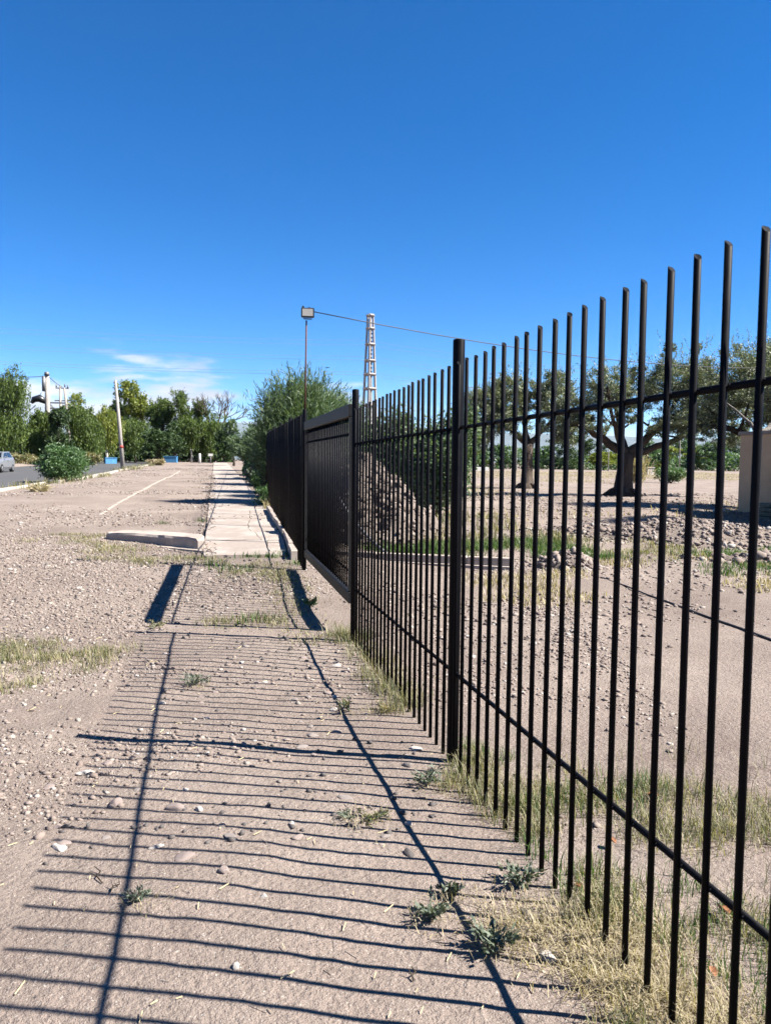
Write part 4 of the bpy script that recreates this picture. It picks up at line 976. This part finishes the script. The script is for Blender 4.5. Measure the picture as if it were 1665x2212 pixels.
# ------------------------------------------------------------------ car
car = thing('parked_car', 'small silver hatchback on the asphalt at the picture edge', 'car', (-14.45, 58.6, float(gL(np.array(58.6)))-.07), None, R(-3))
# profile sections along Y (front at -Y towards the camera)
prof = [(-1.88, .30, .62, .66), (-1.80, .24, .76, .74), (-1.2, .22, .90, .80), (-.85, .22, .96, .82), (.9, .22, 1.0, .83), (1.55, .24, .98, .81), (1.85, .30, .90, .76)]
V = []; Fc = []
for (yy, z0, z1, w) in prof:
    V += [(-w*.9, yy, z0), (-w, yy, z0+.15), (-w, yy, z1-.14), (-w*.93, yy, z1), (w*.93, yy, z1), (w, yy, z1-.14), (w, yy, z0+.15), (w*.9, yy, z0)]
for i in range(len(prof)-1):
    for k in range(8): j = (k+1) % 8; Fc.append((i*8+k, (i+1)*8+k, (i+1)*8+j, i*8+j))
Fc += [tuple(range(8)), tuple(range(len(V)-1, len(V)-9, -1))]
mesh_np('body', V, Fc, M['carpaint'], car)
cab = [(-.95, .95, .74), (-.25, 1.40, .60), (1.1, 1.43, .60), (1.78, .95, .72)]
V = []
for (yy, z, w) in cab: V += [(-w, yy, z), (w, yy, z)]
V += [(-.74, -.25, .96), (.74, -.25, .96), (-.73, 1.1, .98), (.73, 1.1, .98)]
mesh_np('roof', V, [(2, 3, 5, 4), (0, 1, 3, 2), (4, 5, 7, 6), (0, 2, 8), (8, 2, 4, 10), (10, 4, 6), (1, 9, 3), (9, 11, 5, 3), (11, 7, 5)], M['carpaint'], car)
mesh_np('windscreen', [(-.66, -.875, 1.015), (.66, -.875, 1.015), (.55, -.34, 1.36), (-.55, -.34, 1.36)], [(0, 1, 2, 3)], M['glass'], car)
for s in (-1, 1):
    mesh_np('side_window', [(s*.735, -.62, 1.03), (s*.735, .28, 1.03), (s*.635, .28, 1.35), (s*.635, -.16, 1.34)], [(0, 1, 2, 3)], M['glass'], car)
    mesh_np('side_window', [(s*.735, .36, 1.03), (s*.735, 1.35, 1.04), (s*.64, 1.05, 1.36), (s*.635, .36, 1.36)], [(0, 1, 2, 3)], M['glass'], car)
    b = MB(); b.box((s*.52, -1.84, .63), (.34, .09, .15), 0, .02); b.build('headlight', M['lampglass'], car)
    b = MB(); b.box((s*.9, -.7, 1.03), (.16, .1, .12), 0, .02); b.build('mirror', M['carpaint'], car)
    b = MB(); b.box((s*.838, .05, .78), (.02, .16, .03)); b.build('handle', M['lampbox'], car)
    for yy in (-1.2, 1.15):
        wh = MB(); wh.tube([(s*.63, yy, .29), (s*.66, yy, .29), (s*.80, yy, .29), (s*.835, yy, .29)], [.26, .29, .29, .26], 18); w_o = wh.build('wheel', M['rubber'], car, True)
        rm = MB(); rm.tube([(s*.80, yy, .29), (s*.845, yy, .29)], [.18, .16], 14); rm.build('rim', M['rim'], w_o)
b = MB(); b.box((0, -1.88, .42), (1.42, .12, .2), 0, .04); b.build('bumper', M['carpaint'], car)
b = MB(); b.box((0, -1.9, .64), (.62, .06, .12), 0, .01); b.build('grille', M['lampbox'], car)
b = MB(); b.box((0, -1.95, .43), (.4, .02, .12)); b.build('number_plate', M['lampbox'], car)

# ------------------------------------------------------------------ grass, weeds, litter
def blades(X, Y, L, W, lean=.5, zoff=None):
    n = len(X); z = h(X, Y) if zoff is None else zoff
    a = rng.uniform(0, 6.28, n); d = np.stack([np.cos(a), np.sin(a), np.zeros(n)], 1); w = np.stack([-np.sin(a), np.cos(a), np.zeros(n)], 1)*(W/2)[:, None]
    th = (lean*(.25+.75*rng.random(n))*.85).clip(0, 1.5); up = np.array((0, 0, 1.))
    dr = lambda q: d*np.sin(q)[:, None]+up*np.cos(q)[:, None]
    b = np.stack([X, Y, z-.004], 1); m_ = b+dr(th*.6)*(L*.55)[:, None]; t = m_+dr((th*1.5).clip(0, 1.75))*(L*.5)[:, None]
    P = np.stack([b-w, b+w, m_-w*.7, m_+w*.7, t], 1).reshape(-1, 3)
    o = (np.arange(n)*5)[:, None]; F3 = np.concatenate([o+np.array([0, 1, 3]), o+np.array([0, 3, 2]), o+np.array([2, 3, 4])])
    return P, F3
def tufts(centres, per, spread, Lr, W, lean):
    c = np.array(centres); k = np.repeat(np.arange(len(c)), per); n = len(k); s = spread if np.isscalar(spread) else np.array(spread)[k]
    X = c[k, 0]+rng.standard_normal(n)*s; Y = c[k, 1]+rng.standard_normal(n)*s
    return blades(X, Y, rng.uniform(*Lr, n), np.full(n, W)*rng.uniform(.6, 1.4, n), lean)
def patch(label, key, centres, per, spread, Lr, W=.005, lean=.6, name='grass'):
    p, f = tufts(centres, per, spread, Lr, W, lean)
    return tag(mesh_np(name, p, f, M[key]), label, 'grass', kind='stuff')
def scat(n, x0, x1, y0, y1, cond=None):
    X = rng.uniform(x0, x1, n*4); Y = rng.uniform(y0, y1, n*4); k = np.ones(len(X), bool) if cond is None else cond(X, Y)
    return np.stack([X[k][:n], Y[k][:n]], 1)
# behind and under the near fence
patch('dry and green grass behind the near bars of the fence', 'grass', scat(900, 1.3, 4.2, 1.2, 4.6, lambda X, Y: (vnoise(X, Y, .5, 40)+.7*vnoise(X, Y, .17, 41) > -.05) & (X < 1.3+1.25*(4.3-Y))), 26, .055, (.025, .1), .0032, 1.35)
patch('green grass tufts mixed into the dry grass behind the near fence bars', 'greengrass', scat(260, 1.25, 3.9, 1.3, 4.5, lambda X, Y: (vnoise(X, Y, .4, 61) > .02) & (X < 1.3+1.25*(4.3-Y))), 20, .035, (.03, .13), .0034, 1.0)
patch('long grass stems standing behind the near fence bars', 'grass', scat(90, 1.35, 3.4, 1.5, 4.0), 6, .03, (.08, .2), .0026, .9)
patch('grass tufts along the foot of the near fence', 'grass', scat(70, 1.08, 1.42, 1.6, 4.0, lambda X, Y: (vnoise(X, Y, .35, 44) > -.05) & ~((Y > 2.3) & (Y < 2.75) & (X < 1.25))), 34, .045, (.03, .14), .0034, 1.2)
patch('grass tufts past the tall fence post', 'grass', scat(50, 1.12, 1.42, 4.8, 7.4), 44, .06, (.04, .17), .004, 1.1)
patch('pale straw matted by the fence foot', 'drygrass', scat(120, .8, 1.5, 1.7, 2.5, lambda X, Y: X > 1.55-.42*(Y-1.0)), 40, .07, (.03, .12), .003, 2.2, 'straw')
patch('green and dry grass on the driveway dirt beside the gate', 'grass', np.concatenate([scat(60, .55, 1.2, 7.0, 11.8, lambda X, Y: X > .55+.06*(11-Y)), scat(22, .0, .8, 7.9, 8.5), scat(26, .1, .95, 10.6, 12.4)]), 40, .11, (.025, .09), .006, 1.7)
patch('grass along the front of the broken kerb stub', 'grass', np.concatenate([scat(60, -2.2, .0, 11.9, 14.6, lambda X, Y: (Y < 13.3-.9*X-.4) & (vnoise(X, Y, .7, 46) > -.08)), scat(24, -3.2, -1.9, 14.5, 16.5)]), 46, .12, (.03, .11), .007, 1.6)
patch('yellowish grass patch on the dirt away from the fence', 'grass', np.concatenate([scat(70, -2.3, -1.15, 5.9, 7.6, lambda X, Y: (vnoise(X, Y, .5, 48)+.2 > 0) & (X < -1.1-.25*abs(Y-6.7))), scat(10, -1.2, -.6, 6.4, 7.2)]), 80, .08, (.03, .12), .0042, 1.6)
patch('bright green grass between the concrete slab edge and dirt', 'greengrass', [(.0, 11.7), (.06, 11.95), (.2, 11.3), (.45, 11.2), (.6, 12.6), (.75, 12.72), (.95, 12.6), (1.15, 12.75), (1.2, 13.1), (.5, 8.2), (.35, 8.3), (-.2, 18.9), (-.22, 19.3), (-1.1, 18.5), (1.25, 11.8)], 45, .1, (.04, .13), .011, .8)
patch('lush green grass strip behind the field kerb', 'greengrass', scat(400, 2.8, 6.9, 12.2, 17, lambda X, Y: (Y > 13.05-.5*(X-2)+.75) & (Y < 14.2+.3*(X-2.5)) & (vnoise(X, Y, 1.2, 50)+.4*vnoise(X, Y, .3, 51)+.1 > 0)), 30, .18, (.04, .2), .011, 1.1)
patch('fading yellow green grass around the lush strip', 'grass', scat(260, 2.4, 9, 12, 17, lambda X, Y: (Y > 13.05-.5*(X-2)+.6) & (Y < 14.8+.35*(X-2.5)) & (vnoise(X, Y, .8, 62) > -.05)), 26, .2, (.03, .14), .012, 1.3)
patch('weedy green grass before the rubble ridge', 'greengrass', scat(150, 6.0, 11, 9.5, 14, lambda X, Y: (vnoise(X, Y, 1.0, 52) > .05)), 30, .14, (.04, .17), .011, 1.0)
patch('thin dry grass over the field dirt', 'drygrass', scat(420, 2.4, 11, 7.5, 14, lambda X, Y: (vnoise(X, Y, 1.3, 54) > .0) & (Y > 8.5)), 16, .12, (.03, .12), .012, 1.0)
patch('dry straw coloured grass far across the field', 'drygrass', scat(2600, 4, 75, 20, 110, lambda X, Y: (X < .9*Y+3) & (X > .2*Y) & (vnoise(X, Y, 9, 56)+.5*ss((Y-45)/40) > .02)), 14, .9, (.06, .2), .03, 1.4)
patch('grass at the foot of the mound and bushes', 'grass', scat(160, 2.5, 7.5, 14, 20), 18, .15, (.08, .3), .016, .8)
patch('dry grass and weeds along the road kerb', 'grass', np.concatenate([scat(36, -9, -6.0, 34, 52, lambda X, Y: abs(X-kerb_x(Y)) < .5), scat(40, -7.2, -5.6, 60, 95)]), 24, .22, (.1, .4), .03, .7)
patch('straw grass verge across the road', 'drygrass', scat(260, -32, -17.2, 55, 100), 22, .5, (.2, .6), .07, .7)
patch('dry grass tuft at the end of the curved kerb', 'drygrass', [(1.62, 22.6), (1.7, 22.9), (1.66, 23.3), (1.78, 21.8)], 40, .1, (.15, .45), .02, .8)
patch('pale dry litter caught round the small weeds', 'drygrass', [(.74, 2.55), (.8, 2.62), (.95, 2.68), (.93, 2.28), (1.0, 2.3), (1.15, 2.7), (.66, 3.36), (.62, 3.33), (.88, 4.97), (1.02, 4.9), (1.1, 4.95), (-.24, 2.8), (-.1, 5.78), (1.05, 3.7), (1.12, 3.6)], 42, .05, (.02, .09), .0028, 2.0, 'straw')
# leafy weeds on the open dirt
def weed(x, y, r, hgt, label, key='greyweed', n=90, L=.035, W=.014):
    r *= .85; hgt *= .8; L *= .8; W *= .75; key = 'greyweed' if (key == 'bushgreen' and y < 4) else key
    root = thing('weed', label, 'weed', (x, y, H(x, y)))
    m = MB(); pts = []
    for k in range(9):
        a = random.uniform(0, 6.28); rr = r*random.uniform(.5, 1); e = (math.cos(a)*rr, math.sin(a)*rr, hgt*random.uniform(.3, 1)); p = bez((0, 0, -.004), (e[0]*.4, e[1]*.4, hgt*.6), e, 5); m.tube(p, [.0025]*5+[.0012], 4); pts += [np.array(q[:]) for q in p[2:]]
    m.build('stem', M['greyweed'], root)
    pts = np.array(pts); c = pts[rng.integers(0, len(pts), n)]+rng.standard_normal((n, 3))*r*.13; c[:, 2] = np.abs(c[:, 2])+.004
    d = unit(c*np.array((1, 1, .4))+rng.standard_normal((n, 3))*.03+np.array((0, 0, .02)))
    foliage('leaves', [leaves_np(c, d, L*(.6+.8*rng.random(n)), W*(.7+.6*rng.random(n)))], M[key], root)
    return root
weed(-.26, 2.83, .06, .055, 'tiny grey green weed on the crossing of rail and bar shadows', n=130, L=.022, W=.008)
weed(.74, 2.55, .085, .07, 'low leafy weed left of the slanting rail shadow', n=150)
weed(.86, 2.70, .07, .07, 'leafy weed growing right on the slanting rail shadow', n=120)
weed(.89, 2.32, .1, .11, 'largest leafy dark weed beside the pale straw', 'bushgreen', n=200, L=.04, W=.016)
weed(1.15, 2.72, .12, .1, 'spreading weed under the fence bars', n=200)
weed(.69, 3.37, .1, .05, 'flat tuft of weed between the bar shadows', 'grass', n=170, L=.03, W=.008)
weed(.60, 3.40, .06, .04, 'small weed end of the flat tuft', n=80, L=.025, W=.008)
weed(-.13, 5.83, .13, .1, 'thin weed on the stony dirt by the long rail shadow', n=150, L=.05, W=.01)
weed(.88, 5.0, .11, .13, 'wiry brown weed on the rail shadow near the fence', 'grass', n=90, L=.05, W=.008)
weed(-.55, 8.0, .12, .09, 'dry weed at the outer end of the gate shadow', 'grass', n=90, L=.05, W=.012)
weed(1.1, 4.95, .1, .05, 'flattened straw coloured weed close to the bars', 'drygrass', n=180, L=.06, W=.007)
weed(1.05, 3.7, .1, .09, 'green weed in the grass next to the tall post', 'greyweed', n=150, L=.04, W=.012)
weed(-6.45, 32.5, .6, .25, 'dry orange weed heap beside the road kerb', 'drygrass', n=300, L=.25, W=.05)
weed(1.1, 8.9, .09, .14, 'tall weed under the edge of the gate', 'bushgreen', n=160, L=.06, W=.02)
# straw bits and twigs lying on the dirt
N = 420
Y = 1.6+rng.random(N)**1.4*8; X = -.2*Y-.8+rng.random(N)*(.35*Y+2.0); a = rng.uniform(0, 3.14, N); L = .01+.06*rng.random(N)**3; z = h(X, Y)+.004
dx, dy = np.cos(a)*L/2, np.sin(a)*L/2; wx, wy = -np.sin(a)*.0011, np.cos(a)*.0011; lift = rng.uniform(0, .012, N)
P = np.stack([np.stack([X-dx-wx, Y-dy-wy, z], 1), np.stack([X-dx+wx, Y-dy+wy, z+.003], 1), np.stack([X+dx+wx, Y+dy+wy, z+lift+.003], 1), np.stack([X+dx-wx, Y+dy-wy, z+lift], 1)], 1).reshape(-1, 3)
tag(mesh_np('straw', P, np.arange(4*N).reshape(N, 4), M['straw']), 'bits of straw scattered on the dirt', 'straw', kind='stuff')
for i, (x, y, L, rz, lab) in enumerate(((-.35, 2.95, .07, 1.2, 'short dry twig near the tiny grey weed'), (1.02, 2.62, .09, .4, 'bent dark twig in the straw near the fence'), (-.42, 3.05, .12, 1.9, 'forked thin twig at the ends of the bar shadows'), (.6, 2.25, .05, 1.4, 'single dark twig on smooth dirt near the frame bottom'), (-.75, 4.05, .1, -.3, 'pale wood splinter among the pebbles'))):
    m = MB(); q = [(-L/2, 0, 0), (-L*.1, L*.08, .006), (L*.2, -.01, .004), (L/2, L*.05, .012)]; m.tube(q, [.0025, .003, .0025, .0012], 5); m.tube([q[1], (L*.1, L*.3, .02)], [.002, .001], 4)
    o = m.build('twig', M['bark2'] if i != 4 else M['woodbit'], None, True, (x, y, H(x, y)+.006)); o.rotation_euler = (0, 0, rz); tag(o, lab, 'twig')
for i, (x, y) in enumerate([(1.75, 2.35), (1.62, 2.9), (2.35, 2.7), (2.05, 3.3), (1.5, 2.05), (2.7, 3.1), (1.32, 2.6), (2.1, 2.2)]):
    v = [(0, -.03, .004), (.014, -.012, .014), (.018, .008, .016), (0, .032, .006), (-.018, .008, .014), (-.014, -.012, .016), (0, 0, .0)]
    o = mesh_np('dry_leaf', v, [(0, 1, 6), (1, 2, 6), (2, 3, 6), (3, 4, 6), (4, 5, 6), (5, 0, 6)], M['deadleaf'], None, True, (x, y, H(x, y)+.03)); o.rotation_euler = (random.uniform(-.4, .4), random.uniform(-.4, .4), random.uniform(0, 6)); s = random.uniform(.8, 1.3); o.scale = (s, s, s)
    tag(o, 'curled reddish brown dead leaf caught in the grass behind the fence', 'leaf', 'dead leaves in the grass')
